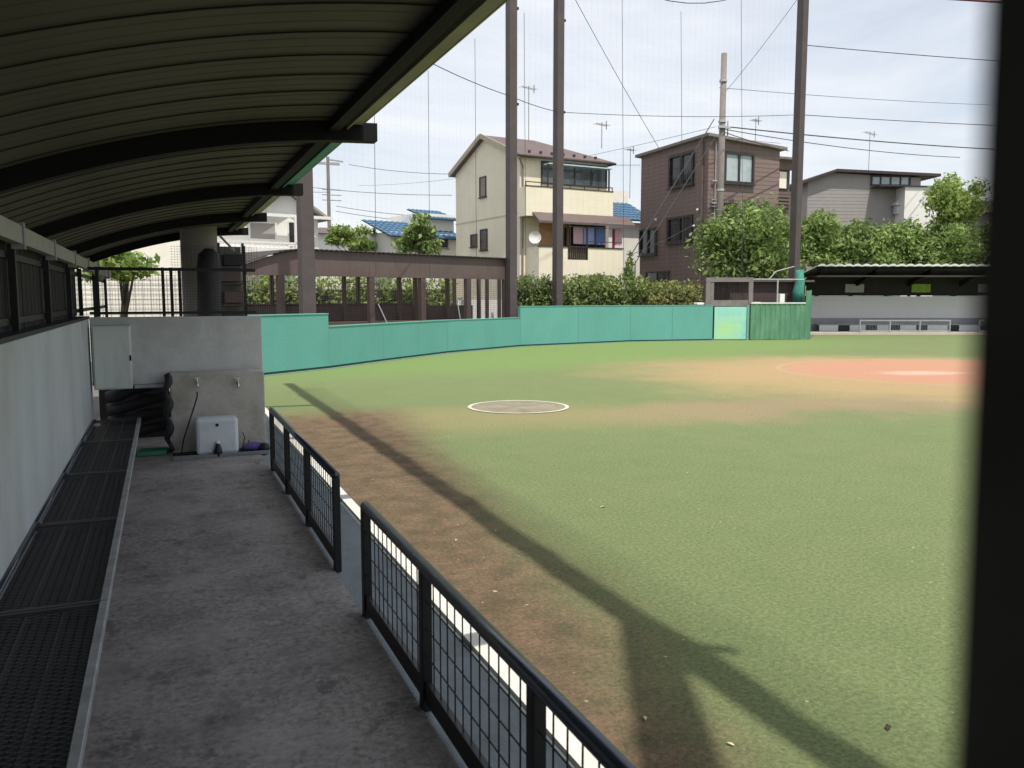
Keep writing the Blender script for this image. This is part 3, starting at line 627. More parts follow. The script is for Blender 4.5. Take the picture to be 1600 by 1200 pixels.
# ------------------------------------------------------------------ green wall
def strip_wall(name, label, pts, h, mt, th=.16, joints=2.2, cat='wall', group=None):
    t = thing(name, label, cat, (pts[0].x, pts[0].y, 0), 0, group)
    for A, B in zip(pts[:-1], pts[1:]):
        d = B - A; Ln = d.length; d /= Ln; nn = Vector((-d.y, d.x, 0)); k = max(1, round(Ln/joints))
        for i in range(k):
            p0 = A + d*(Ln*i/k + .004); p1 = A + d*(Ln*(i+1)/k - .004)
            q = MB(); off = random.uniform(0, .003)
            po = [p0 + nn*off, p1 + nn*off, p1 + nn*th, p0 + nn*th]
            q.prism([(v.x, v.y, .05) for v in po], (0,0,h-.05)); part(q, 'wall_panel', mt, t, world=True)
        q = MB(); po = [A - nn*.012, B - nn*.012, B + nn*(th+.012), A + nn*(th+.012)]
        q.prism([(v.x, v.y, h+.001) for v in po], (0,0,.025)); part(q, 'cap_rail', M['tealcap'], t, world=True)
        q = MB(); po = [A + nn*.03, B + nn*.03, B + nn*.1, A + nn*.1]
        q.prism([(v.x, v.y, -.02) for v in po], (0,0,.068)); part(q, 'foot_shade', M['tealdk'], t, world=True)  # dark strip painted for the thin shadow along the wall base
        q = MB(); po = [A - nn*.22, B - nn*.22, B - nn*.14, A - nn*.14]
        q.prism([(v.x, v.y, .001) for v in po], (0,0,.012)); part(q, 'white_line', M['curb'], t, world=True)
    return t
strip_wall('padded_wall', 'short taller teal wall piece next to the end of the dugout', [WP[0] - (WP[1]-WP[0])*.25, WP[1]], 1.30, M['teal'])
strip_wall('padded_wall', 'low teal wall in front of the brown bullpen shelter', [WP[1], WP[2], WP[3], WP[4]], .99, M['teal'])
strip_wall('padded_wall', 'tall teal wall in front of the clipped hedges', [WP[4], WP[5], WP[6]], 1.38, M['teal'])
# gate, frame and corrugated green panel
gA, gB = WP[6], WP[7]; gd = (gB-gA).normalized(); rz = math.atan2(gd.y, gd.x); gl = (gB-gA).length
gt = thing('gate', 'mauve gate frame with a dark opening over a door painted blue and yellow-green', 'gate', tuple(gA), rz)
part(MB().box(.06, gl-.06, 0, .06, .03, 1.33), 'door', M['door'], gt, bevel=.01)
for x in (-.28, gl+.02): part(MB().box(x, x+.17, .07, .2, 0, 2.32), 'post', M['gframe'], gt)
part(MB().box(gl-.055, gl+.015, -.04, .068, 0, 1.40), 'pale_post', M['tealcap'], gt)
part(MB().box(-.28, gl+.19, .072, .19, 2.325, 2.50), 'lintel', M['gframe'], gt)
part(MB().box(-.10, gl+.01, .09, .17, 1.36, 1.60), 'sill', M['gframe'], gt)
part(MB().box(-.10, .04, .092, .165, 1.603, 2.322), 'jamb', M['gframe'], gt)
g = MB()
for i in range(12): g.bar((.04+i*(gl-.1)/12, .12, 1.6), (.04+i*(gl-.1)/12, .12, 2.32), .008)
part(g, 'bars', M['wire'], gt, kind='stuff')
cA, cB = WP[7] + gd*.1, WP[8]; cd = (cB-cA).normalized(); cl = (cB-cA).length; rz = math.atan2(cd.y, cd.x)
cp = thing('corrugated_fence', 'darker green ribbed metal fence between the painted door and the far dugout', 'fence', tuple(cA), rz)
kk = 12
for i in range(kk):
    x0 = cl*i/kk; wd = cl/kk; hh = 1.42 if i < 11 else 1.95
    q = MB(); pr2 = [(x0,0),(x0+wd*.35,0),(x0+wd*.45,.016),(x0+wd*.85,.016),(x0+wd*.95,0),(x0+wd-.003,0)]
    q.prism([(x,y_,.03) for x, y_ in pr2] + [(x,y_+.012,.03) for x, y_ in pr2[::-1]], (0,0,hh)); part(q, 'sheet', M['corrg'], cp)
part(MB().box(0, cl*11/12-.02, -.02, .05, 1.455, 1.51), 'top_rail', M['corrw'], cp)
part(MB().box(cl-.03, cl+.05, .05, .13, 0, 2.0), 'post', M['corrg'], cp)
part(MB().box(cl*.44, cl*.44+.045, .07, .115, 0, 2.45), 'pipe_post', M['steelp'], cp)
part(MB().tube([(0,.1,2.43),(cl*.9,.1,2.43)], .022, 8), 'pipe_rail', M['steelp'], cp)
part(MB().tube([(cl*.3,.1,2.43),(cl*.42,.1,2.75),(cl*.72,.1,2.95)], .018, 8), 'bent_pipe', M['steelp'], cp)
a = cA + cd*cl*.56; solo(MB().box(a.x-.12, a.x+.12, a.y+.15, a.y+.3, 1.3, 1.85), 'switch_box', M['whitew'], 'small white box above the ribbed green fence', 'box', bevel=.01)
a = cA + cd*cl*.13; solo(MB().box(a.x-.2, a.x+.25, a.y+.2, a.y+.5, 1.35, 1.52), 'crate', M['tile'], 'cream crate just right of the mauve gate post', 'crate', bevel=.01)
# dark storeroom behind the gate
a = gA + gd*1.2
sb = thing('dark_store', 'dark brown store building behind the ribbed green fence', 'shed', (a.x, a.y, 0), rz)
part(MB().box(0, 3.4, 1.2, 3.4, 0, 2.35), 'wall', mat('store_dark', (.06,.04,.038), .8, .2), sb); part(MB().box(-.2, 3.7, 1.0, 3.6, 2.352, 2.43), 'roof', M['brownst'], sb)
# bundled teal net
a = P(1248, 455, hd=34.6)
nb_ = MB().tube([(a.x, a.y, zz(472,34.6)), (a.x-.03, a.y, zz(455,34.6)), (a.x+.05, a.y, zz(440,34.6)), (a.x, a.y, zz(422,34.6))], lambda t: .27 - .15*t + .03*math.sin(t*20), 12)
solo(nb_, 'bundled_net', mat('teal_net', (.05,.22,.17), .8, .4, 9), 'bundle of teal netting hanging at the left end of the far dugout', 'net', smooth=True)
a = P(1098, 478, hd=33.6); solo(MB().box(a.x-.25, a.x+.25, a.y, a.y+.3, 1.38, 1.5), 'white_bag', M['whitew'], 'small white bag lying on the teal wall top near the gate', 'bag', bevel=.04)

# ------------------------------------------------------------------ far dugout
fr_ = math.atan2(fu.y, fu.x); o0 = FD0 - fu*.25
fd = thing('far_dugout', 'long open dugout with a scalloped white roof edge across the field', 'dugout', (o0.x, o0.y, 0), fr_)
FL = 13.2
part(MB().box(-.1, FL, 0, 2.3, -.02, .10), 'floor_slab', mat('slab', (.5,.44,.38), .85, .1), fd)
part(MB().box(.55, FL, 1.9, 2.05, .72, zz(463,40.5)), 'back_wall', M['greyw'], fd)
part(MB().box(.55, FL, 1.93, 2.05, .10, .718), 'lower_wall', M['greyf'], fd)
part(MB().box(.55, FL, 2.06, 2.12, 1.8, 2.75), 'upper_boards', M['boards'], fd)
for k in range(3): part(MB().box(2.4+k*3.2, 3.3+k*3.2, 2.0, 2.055, 1.95, 2.35), 'gap_window', mat('bright_gap%d' % k, (.20,.33,.05), .8, .3, 4) if k == 1 else M['greyf'], fd)
k = 0; x = 0.2
while x < FL:
    q = MB(); w0 = .40; n = 6; prof = [(x + w0*i/n, .09*(abs(math.sin(math.pi*i/n))**.8)) for i in range(n+1)]
    for i, (xx, dz) in enumerate(prof): q.v += [(xx, -.32, 3.14 + dz), (xx, 2.6, 2.72 + dz), (xx, -.32, 3.10 + dz*.3), (xx, 2.6, 2.70)]
    for i in range(n): a = 4*i; q.f += [(a, a+1, a+5, a+4), (a+2, a+6, a+7, a+3), (a, a+4, a+6, a+2)]
    part(q, 'roof_sheet', M['corrw'], fd); x += w0
part(MB().box(.2, FL, -.25, 2.5, 2.66, 2.695), 'ceiling', M['sheet'], fd)
part(MB().box(.2, FL, -.20, -.12, 2.98, 3.095), 'front_purlin', M['beam'], fd)
for x in (.35, 2.9, 5.4, 7.9, 10.4, 12.8): part(MB().add([(x,-.12,3.0),(x+.12,-.12,3.0),(x+.12,2.2,2.45),(x,2.2,2.45),(x,-.12,2.86),(x+.12,-.12,2.86),(x+.12,2.2,2.2),(x,2.2,2.2)], [(0,1,2,3),(4,5,6,7),(0,1,5,4),(1,2,6,5),(2,3,7,6),(3,0,4,7)]), 'roof_beam', M['beam'], fd)
for x in (.38, 5.5, 10.6): part(MB().box(x, x+.1, 2.13, 2.23, 0, 2.65), 'post', M['dsteel'], fd)
part(MB().box(-.05, .5, 1.5, 2.1, .1, 1.78), 'dark_cabinet', M['tarp'], fd)
part(MB().box(.0, .45, 1.45, 1.495, 1.0, 1.04), 'shelf', M['corrw'], fd)
part(MB().box(.9, FL, 1.35, 1.8, .40, .45), 'bench_seat', M['greyf'], fd)
for xa_, xb_ in ((.95,1.85),(2.4,3.15),(3.7,4.25),(4.8,5.55),(6.1,7.05),(7.6,8.55),(9.1,10.05),(10.6,11.55)): part(MB().box(xa_, xb_, 1.28, 1.31, .11, .395), 'bench_front', M['greyw'], fd)
for x in (1.9, 3.2, 4.3, 5.6, 7.1, 8.6, 10.1, 11.6): part(MB().box(x, x+.45, 1.3, 1.7, .11, .395), 'bench_box', M['tarp'], fd)
for j, (xa, xb) in enumerate(((2.35, 6.55), (7.85, 12.3))):
    rf = thing('grey_railing', ['left grey railing in front of the far dugout', 'right grey railing in front of the far dugout, next to the dark post'][j], 'railing', (o0.x, o0.y, 0), fr_, 'railings of the far dugout')
    part(MB().box(xa, xb, .06, .11, .62, .68), 'top_rail', M['greyf'], rf); part(MB().box(xa, xb, .065, .105, .14, .2), 'bottom_rail', M['greyf'], rf)
    nn_ = 4
    for i in range(nn_): x = xa + (xb-xa-.06)*i/(nn_-1); part(MB().box(x, x+.06, .055, .115, .101, .619), 'post', M['greyf'], rf)
    g = MB(); 
    for i in range(int((xb-xa)/.07)): x = xa + .05 + i*.07; g.box(x, x+.006, .08, .086, .2, .62)
    part(g, 'wire_infill', M['greyf'], rf, kind='stuff')

# ------------------------------------------------------------------ bullpen shelter
A = P(386, 465, hd=24.3); B = P(802, 465, hd=31.0); A.z = B.z = 0; d = (B-A); BL = d.length; rz = math.atan2(d.y, d.x)
bp = thing('bullpen_shelter', 'brown steel shelter with an arched fascia and rows of posts behind the low teal wall', 'shelter', tuple(A), rz)
def topz(t): return 2.66 + .47*math.sin(min(1, t/.2)*math.pi/2) - .05*max(0, t-.2)
q = MB(); n = 40
for i in range(n+1): t = i/n; q.v += [(BL*t, 0, 2.42), (BL*t, .1, 2.42), (BL*t, .1, topz(t)), (BL*t, 0, topz(t))]
for i in range(n):
    a = 4*i
    for k in range(4): q.f.append((a+k, a+(k+1)%4, a+4+(k+1)%4, a+4+k))
q.f += [(0,1,2,3),(4*n,4*n+1,4*n+2,4*n+3)]
part(q, 'fascia', M['brownst'], bp)
q = MB(); n = 120
for i in range(n+1): t = i/n; z = topz(t) + .03 + .022*(i % 2); q.v += [(BL*t-.1, -.12, z), (BL*t-.1, 4.2, z+.05), (BL*t-.1, -.12, z-.025), (BL*t-.1, 4.2, z+.02)]
for i in range(n): a = 4*i; q.f += [(a,a+1,a+5,a+4),(a+2,a+6,a+7,a+3),(a,a+4,a+6,a+2),(a+1,a+3,a+7,a+5)]
part(q, 'corrugated_roof', M['fascia'], bp)
part(MB().box(0, BL, -.03, .13, 2.36, 2.418), 'lower_flange', M['brownst'], bp)
def onfront(px, off=0): return facept(bp, px, 465, 'F', off)[0]
for px in (439, 580, 660, 731, 790): x = onfront(px, -.05); part(MB().box(x-.1, x+.1, -.02, .16, 0, 2.358), 'post', M['brownst'], bp)
for px in (537, 623, 648, 698, 747): x = onfront(px, -2.2); part(MB().box(x-.06, x+.06, 2.1, 2.22, 0, 2.6), 'post', M['brownst'], bp)
for px in (425, 470, 560, 710, 761, 780): x = onfront(px, -4); part(MB().box(x-.06, x+.06, 3.94, 4.06, 0, 2.8), 'post', M['fascia'], bp)
part(MB().box(-.5, BL-1.0, 4.1, 4.16, 0, zz(474,31)), 'back_curtain', mat('dark_green_curtain', (.05,.065,.05), .85, .25, 2), bp)
part(MB().quad((0,-.2,.003),(BL,-.2,.003),(BL,4,.003),(0,4,.003)), 'floor', mat('bullpen_floor', (.14,.10,.09), .9, .2), bp)
part(MB().box(.2, BL-.2, .05, .1, 0, .95), 'low_board', mat('reddish_board', (.13,.085,.075), .8, .2), bp)
for px0, px1 in ((588, 605), (712, 718)): part(MB().bar((onfront(px0), -.1, 1.5), (onfront(px1), -.1, .7), .03), 'brace', M['steelp'], bp)
g = MB()
for i in range(int(BL/.07)): x = i*.07; g.box(x, x+.006, -.05, -.044, .98, 2.36)
for i in range(19): z = 1.0 + i*.07; g.box(0, BL, -.058, -.052, z, z+.006)
part(g, 'front_net', M['brownst'], bp, kind='stuff')
part(MB().box(.1, BL-.1, 2.3, 2.34, 0, zz(478,29.5)), 'inner_board', mat('brown_inner_board', (.10,.075,.068), .85, .25, 2), bp)
# white bench bits behind shelter right part
wl = thing('white_wall', 'low white wall seen between the right-hand shelter posts', 'wall', gp_(735, 36), R(8)); part(MB().box(-.6, 2.4, 0, .15, 0, 1.6), 'wall_body', M['whitew'], wl)

# ------------------------------------------------------------------ net poles
PL = {}
for key, px, hd, wd, lab, top in (('a', 480, 20.4, .32, 'thick brown square pole standing behind the teal wall near the dugout roof', 15.5),
                          ('b', 799, 30.6, .30, 'tall brown pole at the right end of the bullpen shelter', 16), ('c', 871, 31.9, .29, 'tall brown pole rising from the green hedge', 16), ('d', 1239, 35.3, .32, 'tall brown pole next to the far dugout roof', 16)):
    a = P(px, 465, hd=hd); t = thing('net_pole', lab, 'pole', (a.x, a.y, 0), R(10), 'tall brown net poles')
    part(MB().box(-wd/2, wd/2, -wd/2, wd/2, -.05, top), 'shaft', M['pole'], t)
    part(MB().box(-wd*.8, wd*.8, -wd*.8, wd*.8, -.05, .04), 'base_plate', M['dsteel'], t)
    for z in (8.6, 11.9): part(MB().box(wd/2+.002, wd/2+.14, -.05, .05, z-.04, z+.04), 'bracket', M['dsteel'], t)
    PL[key] = a
PL['e'] = P(1800, 465, hd=36.5)
def cable(label, A, B, sag, r=.012, mt='wireline', group=None, cat='cable', n=14):
    A = Vector(A); B = Vector(B)
    pts = [A.lerp(B, i/n) - Vector((0,0,sag*4*(i/n)*(1-i/n))) for i in range(n+1)]
    return solo(MB().tube(pts, r, 5), 'cable', M[mt], label, cat, group)
def at(k, z): return (PL[k].x, PL[k].y, z)
cable('dark cable from the dugout-side pole down to the bullpen pole', at('a', 9.0), at('b', zz(160,30.6)), .25, .014)
cable('short cable between the two close brown poles', at('b', zz(160,30.6)), at('c', zz(183,31.9)), .05, .014)
cable('level cable crossing the sky between hedge pole and dugout pole', at('c', zz(183,31.9)), at('d', zz(187,35.3)), .12, .012)
cable('lower thick cable right of the tall pole', at('d', zz(187,35.3)), tuple(P(1800,204,hd=36.5)), .08, .016)
cable('upper thick cable right of the tall pole, highest over the sky', at('d', zz(84,35.3)), tuple(P(1800,108,hd=36.5)), .1, .018)
cable('sagging cable curving across the top edge of the view', at('c', 14.8), at('d', 15.4), 2.05, .018)
cable('red-brown rail crossing the upper right corner', tuple(P(1255,-16,hd=35.5)), tuple(P(1700,12,hd=36.3)), 0, .05, 'redrail', cat='rail')
cable('slanting guy cable rising left from the hedge pole to the brown house roof', at('c', zz(-25,31.9)), tuple(P(1030,232,hd=39)), .1, .012)
cable('slanting guy cable from the tall right pole to the utility pole', at('d', zz(5,35.3)), tuple(P(1128,150,hd=37.5)), .1, .010)
for px, y0, hd, lab in ((745,60,31,'thin upright cable above the gable of the cream house'), (975,-20,32.4,'thin upright cable right of the cream house'), (1067,18,33.2,'thin upright cable over the brown house roof'), (1161,-8,34,'thin upright cable over the right part of the brown house'), (822,20,31.2,'faint upright cable between the two close poles'), (672,110,28,'faint upright cable in the sky left of the cream house'), (588,180,26,'faint upright cable over the bullpen roof')):
    cable(lab, tuple(P(px, 470, hd=hd)), tuple(P(px - 3, y0, hd=hd)), 0, .009, n=2)
# the fine net between the poles
def net(label, A, B, z0, z1, sp=.26, r=.0010):
    A = Vector(A); B = Vector(B); d = B-A; Ln = d.length; d /= Ln; g = MB()
    k = int(Ln/sp)
    for i in range(k): p = A + d*(Ln*i/k); g.add([(p.x-d.x*r, p.y-d.y*r, z0),(p.x+d.x*r, p.y+d.y*r, z0),(p.x+d.x*r, p.y+d.y*r, z1),(p.x-d.x*r, p.y-d.y*r, z1)], [(0,1,2,3)])
    for i in range(int((z1-z0)/sp)): z = z0+i*sp; g.add([(A.x,A.y,z-r*.35),(B.x,B.y,z-r*.35),(B.x,B.y,z+r*.35),(A.x,A.y,z+r*.35)], [(0,1,2,3)])
    return solo(g, 'safety_net', M['nettw'], label, 'net', 'fine nets hung between the poles', kind=None)
net('fine net left of the bullpen pole', (PL['a'].x, PL['a'].y, 0), (PL['b'].x, PL['b'].y, 0), 1.3, 15)
net('narrow fine net between the two close brown poles', (PL['b'].x, PL['b'].y, 0), (PL['c'].x, PL['c'].y, 0), 1.5, 15)
net('wide fine net across the cream and brown houses', (PL['c'].x, PL['c'].y, 0), (PL['d'].x, PL['d'].y, 0), 1.5, 14.5)

# high net frame over the dugout edge: its beam and arms throw the long dark band on the field
nf = thing('net_gantry', 'high steel frame carrying a bunched net above the dugout edge', 'net frame', (-1.7, 5, 0))
HZ = 8.5; BX = 2.25 - SUN_DIR.x/-SUN_DIR.z*HZ; sy = SUN_DIR.y/-SUN_DIR.z
q = MB().tube([(BX, -8, HZ), (BX, 16.9 - sy*HZ, HZ)], .10, 12); part(q, 'beam', M['pole'], nf, world=True, smooth=True)
rn = random.Random(4)
q = MB().tube([(BX + .03*rn.uniform(-1,1), -8 + k*.4, HZ-.15 + .03*rn.uniform(-1,1)) for k in range(49)], .10, 8); part(q, 'bunched_net', M['tarp'], nf, world=True)
for Y, dY, rr_, re_ in ((3.6 - sy*HZ, -7.2, .34, .13), (13.3 - sy*HZ, 1.2, .06, .06)):
    part(MB().tube([(-1.7, Y+dY, 6.6), (BX, Y, HZ)], rr_, 10, re_), 'arm', M['pole'], nf, world=True, smooth=True)
    part(MB().tube([(-1.7, Y+dY, 0), (-1.7, Y+dY, 8.7)], .11, 12), 'post', M['pole'], nf, world=True, smooth=True)
g = MB()
for i in range(9): g.tube([(BX+.13+i*.045, -8, HZ-.1), (BX+.13+i*.045, 16 - sy*HZ, HZ-.1)], .007 - .0005*i, 6)
part(g, 'fringe_cords', M['wireline'], nf, world=True, kind='stuff')  # unseen cords added to give the shadow band a soft, half-shaded edge
part(MB().tube([(BX, 3.35 - sy*HZ, HZ), (BX+.24, 3.15 - sy*HZ, HZ)], .04, 8), 'stub', M['pole'], nf, world=True)

# ------------------------------------------------------------------ houses
def window(h, box, face='F', fm='winfr', gm='glass', fw=.06, mull=1, depth=.07, off=0.0, label=None, sill=True):
    x0, y0, x1, y1 = box; ym = (y0+y1)/2; xm = (x0+x1)/2
    u0 = facept(h, x0, ym, face, off)[0]; u1 = facept(h, x1, ym, face, off)[0]
    z1 = facept(h, xm, y0, face, off)[1]; z0 = facept(h, xm, y1, face, off)[1]
    if u0 > u1: u0, u1 = u1, u0
    def bx(a0, a1, c0, c1, d0, d1):
        return MB().box(a0, a1, -off-d1, -off-d0, c0, c1) if face == 'F' else MB().box(-off-d1, -off-d0, a0, a1, c0, c1)
    f = bx(u0, u0+fw, z0, z1, .002, depth)
    for q in ((u1-fw, u1, z0, z1), (u0+fw, u1-fw, z0, z0+fw), (u0+fw, u1-fw, z1-fw, z1)): t = bx(*q, .002, depth); f.add(t.v, t.f)
    for i in range(1, mull+1):
        c = u0 + (u1-u0)*i/(mull+1); t = bx(c-fw*.4, c+fw*.4, z0+fw, z1-fw, .002, depth*.9); f.add(t.v, t.f)
    fo = part(f, 'window', M[fm], h, label)
    for i in range(mull+1):
        a = u0 + fw + (u1-u0-2*fw)*i/(mull+1); b = u0 + fw + (u1-u0-2*fw)*(i+1)/(mull+1)
        part(bx(a+.002, b-.002, z0+fw+.002, z1-fw-.002, .004, .02), 'pane', M[gm], fo)
    if sill: part(bx(u0-.05, u1+.05, z0-.05, z0-.002, .002, depth+.05), 'sill', M[fm], fo)
    return fo
# cream house
a = P(812, 465, hd=38)
H = thing('cream_house', 'three-storey cream house with brown roof and two balconies', 'house', (a.x, a.y, 0), R(6.0))
WF, WL, EZ = 4.75, 6.8, 8.12; RZ = 9.45
part(MB().add([(0,0,0),(WF,0,0),(WF,WL,0),(0,WL,0),(0,0,EZ),(WF,0,EZ),(WF,WL,EZ),(0,WL,EZ),(0,WL/2,RZ-.12)], [(0,1,5,4),(1,2,6,5),(2,3,7,6),(3,0,4,8,7),(4,5,6,7)]), 'wall', M['cream'], H)
ov = .26; hx = 2.7
rf = MB(); zr = RZ; ze = EZ - .08
rv = [(-ov,-ov,ze),(WF+ov,-ov,ze-.0),(WF+ov,WL+ov,ze),(-ov,WL+ov,ze),(-ov,WL/2,zr),(hx,WL/2,zr)]
rf.add(rv + [(x,y_,z-.12) for x,y_,z in rv], [(0,1,5,4),(1,2,5),(2,3,4,5),(6,10,11,7),(7,11,8),(8,11,10,9),(0,6,7,1),(1,7,8,2),(2,8,9,3),(0,4,10,6),(4,3,9,10)])
part(rf, 'roof', M['roofbr'], H)
for (p0, p1) in (((-ov-.02,-ov,ze-.04),(-ov-.02,WL/2,zr-.04)),((-ov-.02,WL+ov,ze-.04),(-ov-.02,WL/2,zr-.04))): part(MB().bar(p0, p1, .05, .22), 'barge_board', M['soffit'], H)
part(MB().tube([(-ov,-ov-.06,ze-.08),(WF+ov,-ov-.06,ze-.08)], .06, 8), 'gutter', M['fascia'], H)
part(MB().tube([(-.1,-.12,ze-.15),(.1,-.1,ze-.5),(.1,-.1,0)], .04, 8), 'downpipe', M['conc'], H)
for k in range(7): part(MB().box(.5+k*.6,.62+k*.6,-ov+.35,-ov+.42,ze+.17,ze+.27), 'snow_guard', M['fascia'], H)
for b in ((750,276,760,308),(736,366,746,386),(751,358,762,391)): window(H, b, 'L', 'winfr', 'browngl', .05, 0, .05)
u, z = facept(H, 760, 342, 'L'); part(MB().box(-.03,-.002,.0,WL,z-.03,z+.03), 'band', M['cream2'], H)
window(H, (845,256,948,291), 'F', 'winfr', 'glass', .07, 3, .05, sill=False)
# upper balcony
z0 = facept(H, 830, 337, 'F', .75)[1]; z1 = facept(H, 830, 291, 'F', .75)[1]; u0 = facept(H, 822, 310, 'F', .75)[0]; u1 = facept(H, 958, 310, 'F', .75)[0]
bal = part(MB().box(u0, u1, -.75, -.65, z0, z1), 'balcony', M['cream'], H); part(MB().box(u0, u0+.1, -.648, -.002, z0, z1), 'side', M['cream'], bal); part(MB().box(u1-.1, u1, -.648, -.002, z0, z1), 'side', M['cream'], bal)
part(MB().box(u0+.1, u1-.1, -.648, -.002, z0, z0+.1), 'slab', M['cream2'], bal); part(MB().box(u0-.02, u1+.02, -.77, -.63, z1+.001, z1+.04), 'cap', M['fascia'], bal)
q = MB(); q.bar((u0, -.7, z1+.2), (u1, -.7, z1+.2), .04)
for k in range(7): q.bar((u0+.02+(u1-u0-.04)*k/6, -.7, z1+.04), (u0+.02+(u1-u0-.04)*k/6, -.7, z1+.2), .03)
part(q, 'rail', M['winfr'], bal)
z = facept(H, 900, 262, 'F', .5)[1]
part(MB().box(1.0, u1-.15, -.9, -.45, z, z+.05), 'clear_canopy', mat('clear_canopy', (.45,.58,.66), .2, .1), H)
for x in (1.0, u1-.25): part(MB().box(x, x+.06, -.74, -.68, z1+.04, z), 'canopy_post', M['fascia'], H)
# middle floor
z1b = facept(H, 900, 334, 'F', .9)[1]; z0b = facept(H, 900, 350, 'F', 1.3)[1]; ua = facept(H, 838, 340, 'F', 1.1)[0]; ub = facept(H, 988, 343, 'F', 1.1)[0]
q = MB(); q.add([(ua,-.752,z1b),(ub,-.752,z1b),(ub,-1.35,z0b+.08),(ua,-1.35,z0b+.08),(ua,-.752,z1b-.1),(ub,-.752,z1b-.1),(ub,-1.35,z0b-.02),(ua,-1.35,z0b-.02)], [(0,1,2,3),(4,5,6,7),(0,1,5,4),(1,2,6,5),(2,3,7,6),(3,0,4,7)])
part(q, 'awning', M['roofbr'], H)
xw0 = facept(H, 842, 370, 'F')[0]; xw1 = facept(H, 948, 370, 'F')[0]; zt = facept(H, 900, 350, 'F')[1]; zb = facept(H, 900, 395, 'F')[1]
part(MB().box(xw0, WF-.02, -.03, -.002, zb, zt), 'timber_screen', M['tan'], H)
window(H, (864,356,884,386), 'F', 'winfr', 'glassd', .05, 0, .06, off=.03, sill=False)
window(H, (892,352,944,390), 'F', 'winfr', 'glassd', .06, 1, .06, off=.03, sill=False)
z0 = 0.4; z1 = facept(H, 900, 387, 'F', 1.2)[1]; u0 = facept(H, 842, 400, 'F', 1.2)[0]; u1 = facept(H, 973, 400, 'F', 1.2)[0]
ga = facept(H, 887, 390, 'F', 1.2)[0]; gb = facept(H, 919, 390, 'F', 1.2)[0]; zg = facept(H, 900, 406, 'F', 1.2)[1]
bal = part(MB().box(u0, ga, -1.2, -1.1, z0, z1), 'balcony', M['cream'], H)
part(MB().box(gb, u1, -1.2, -1.1, z0, z1), 'wall_right', M['cream'], bal); part(MB().box(ga+.001, gb-.001, -1.2, -1.1, z0, zg), 'wall_low', M['cream'], bal)
part(MB().box(u0, u0+.1, -1.098, -.002, z0, z1), 'side', M['cream'], bal); part(MB().box(u1-.1, u1, -1.098, 0, z0, z1), 'side', M['cream'], bal)
part(MB().box(u0-.02, ga, -1.23, -1.07, z1+.001, z1+.05), 'cap', M['fascia'], bal); part(MB().box(gb, u1+.02, -1.23, -1.07, z1+.001, z1+.05), 'cap', M['fascia'], bal)
zt2 = facept(H, 900, 352, 'F', 1.2)[1]
gtp = MB()
for k in range(11): x = ga + .03 + (gb-ga-.06)*k/10; gtp.box(x-.02, x+.02, -1.17, -1.13, zg, z1+.02)
gtp.box(ga, gb, -1.18, -1.12, z1+.02, z1+.07); gtp.box(ga, gb, -1.18, -1.12, zg+.002, zg+.05); gtp.box(ga, ga+.05, -1.18, -1.12, zg+.05, zt2); gtp.box(gb-.05, gb, -1.18, -1.12, zg+.05, zt2)
part(gtp, 'dark_balustrade', M['winfr'], bal)
part(MB().box(gb+.05, u1-.1, -1.19, -1.15, z1+.28, z1+.31), 'hand_rail', M['fascia'], bal)
u, z = facept(H, 818, 420, 'F', .05); part(MB().box(0.0, u0, -.06, -.002, 0, facept(H, 820, 430, 'F')[1]), 'brick_base', M['brick'], H)
for b, pxs, off in (('pinkc', (896,911), .9), ('bluec', (912,929), .9), ('bluedc', (931,946), 1.0), ('pinkc', (961,972), 1.0), ('redc', (957,961), 1.0)):
    ua_, ub_ = facept(H, pxs[0], 368, 'F', off)[0], facept(H, pxs[1], 368, 'F', off)[0]; zc0 = facept(H, 900, 381 if b != 'redc' else 386, 'F', off)[1]; zc1 = facept(H, 900, 355, 'F', off)[1]
    wv = MB(); nn_ = 6
    for k in range(nn_+1): x = ua_ + (ub_-ua_)*k/nn_; yy = -off + .03*math.sin(k*2.1); wv.v += [(x, yy, zc0), (x, yy, zc1), (x, yy+.02, zc0), (x, yy+.02, zc1)]
    for k in range(nn_): q = 4*k; wv.f += [(q,q+1,q+5,q+4),(q+2,q+6,q+7,q+3)]
    names_ = {'pinkc': 'pink towel hanging on the cream house middle balcony' if pxs[0] < 900 else 'pink cloth at the right end of the cream house balcony', 'bluec': 'pale blue sheet hanging beside the pink towel', 'bluedc': 'deep blue shirt hanging right of the pale sheet', 'redc': 'narrow red cloth hanging near the balcony end'}
    wv.v = [tuple(H.matrix_basis @ Vector(v)) for v in wv.v]; solo(wv, 'laundry', M[b], names_[b], 'laundry', 'laundry on the middle balcony')
lp = MB().tube([tuple(H.matrix_basis @ Vector((ga, -.95, facept(H,900,354,'F',.95)[1]))), tuple(H.matrix_basis @ Vector((u1, -.95, facept(H,900,354,'F',.95)[1])))], .015, 6)
solo(lp, 'laundry_pole', M['steelp'], 'thin steel pole carrying the laundry on the balcony', 'pole')
dc = facept(H, 836, 371, 'F', 1.5)
t = thing('satellite_dish', 'white satellite dish at the left end of the middle balcony', 'satellite dish', tuple(H.matrix_basis @ Vector((dc[0], -1.5, dc[1]-.25))), R(-25))
dm = MB(); nr = 5
for i in range(nr+1):
    for k in range(18): th_ = 2*math.pi*k/18; r_ = .27*i/nr; dm.v.append((r_*math.cos(th_), -.9*r_*r_*1.2 , .25 + r_*math.sin(th_)))
for i in range(nr):
    for k in range(18): k2 = (k+1)%18; dm.f.append((i*18+k, i*18+k2, (i+1)*18+k2, (i+1)*18+k))
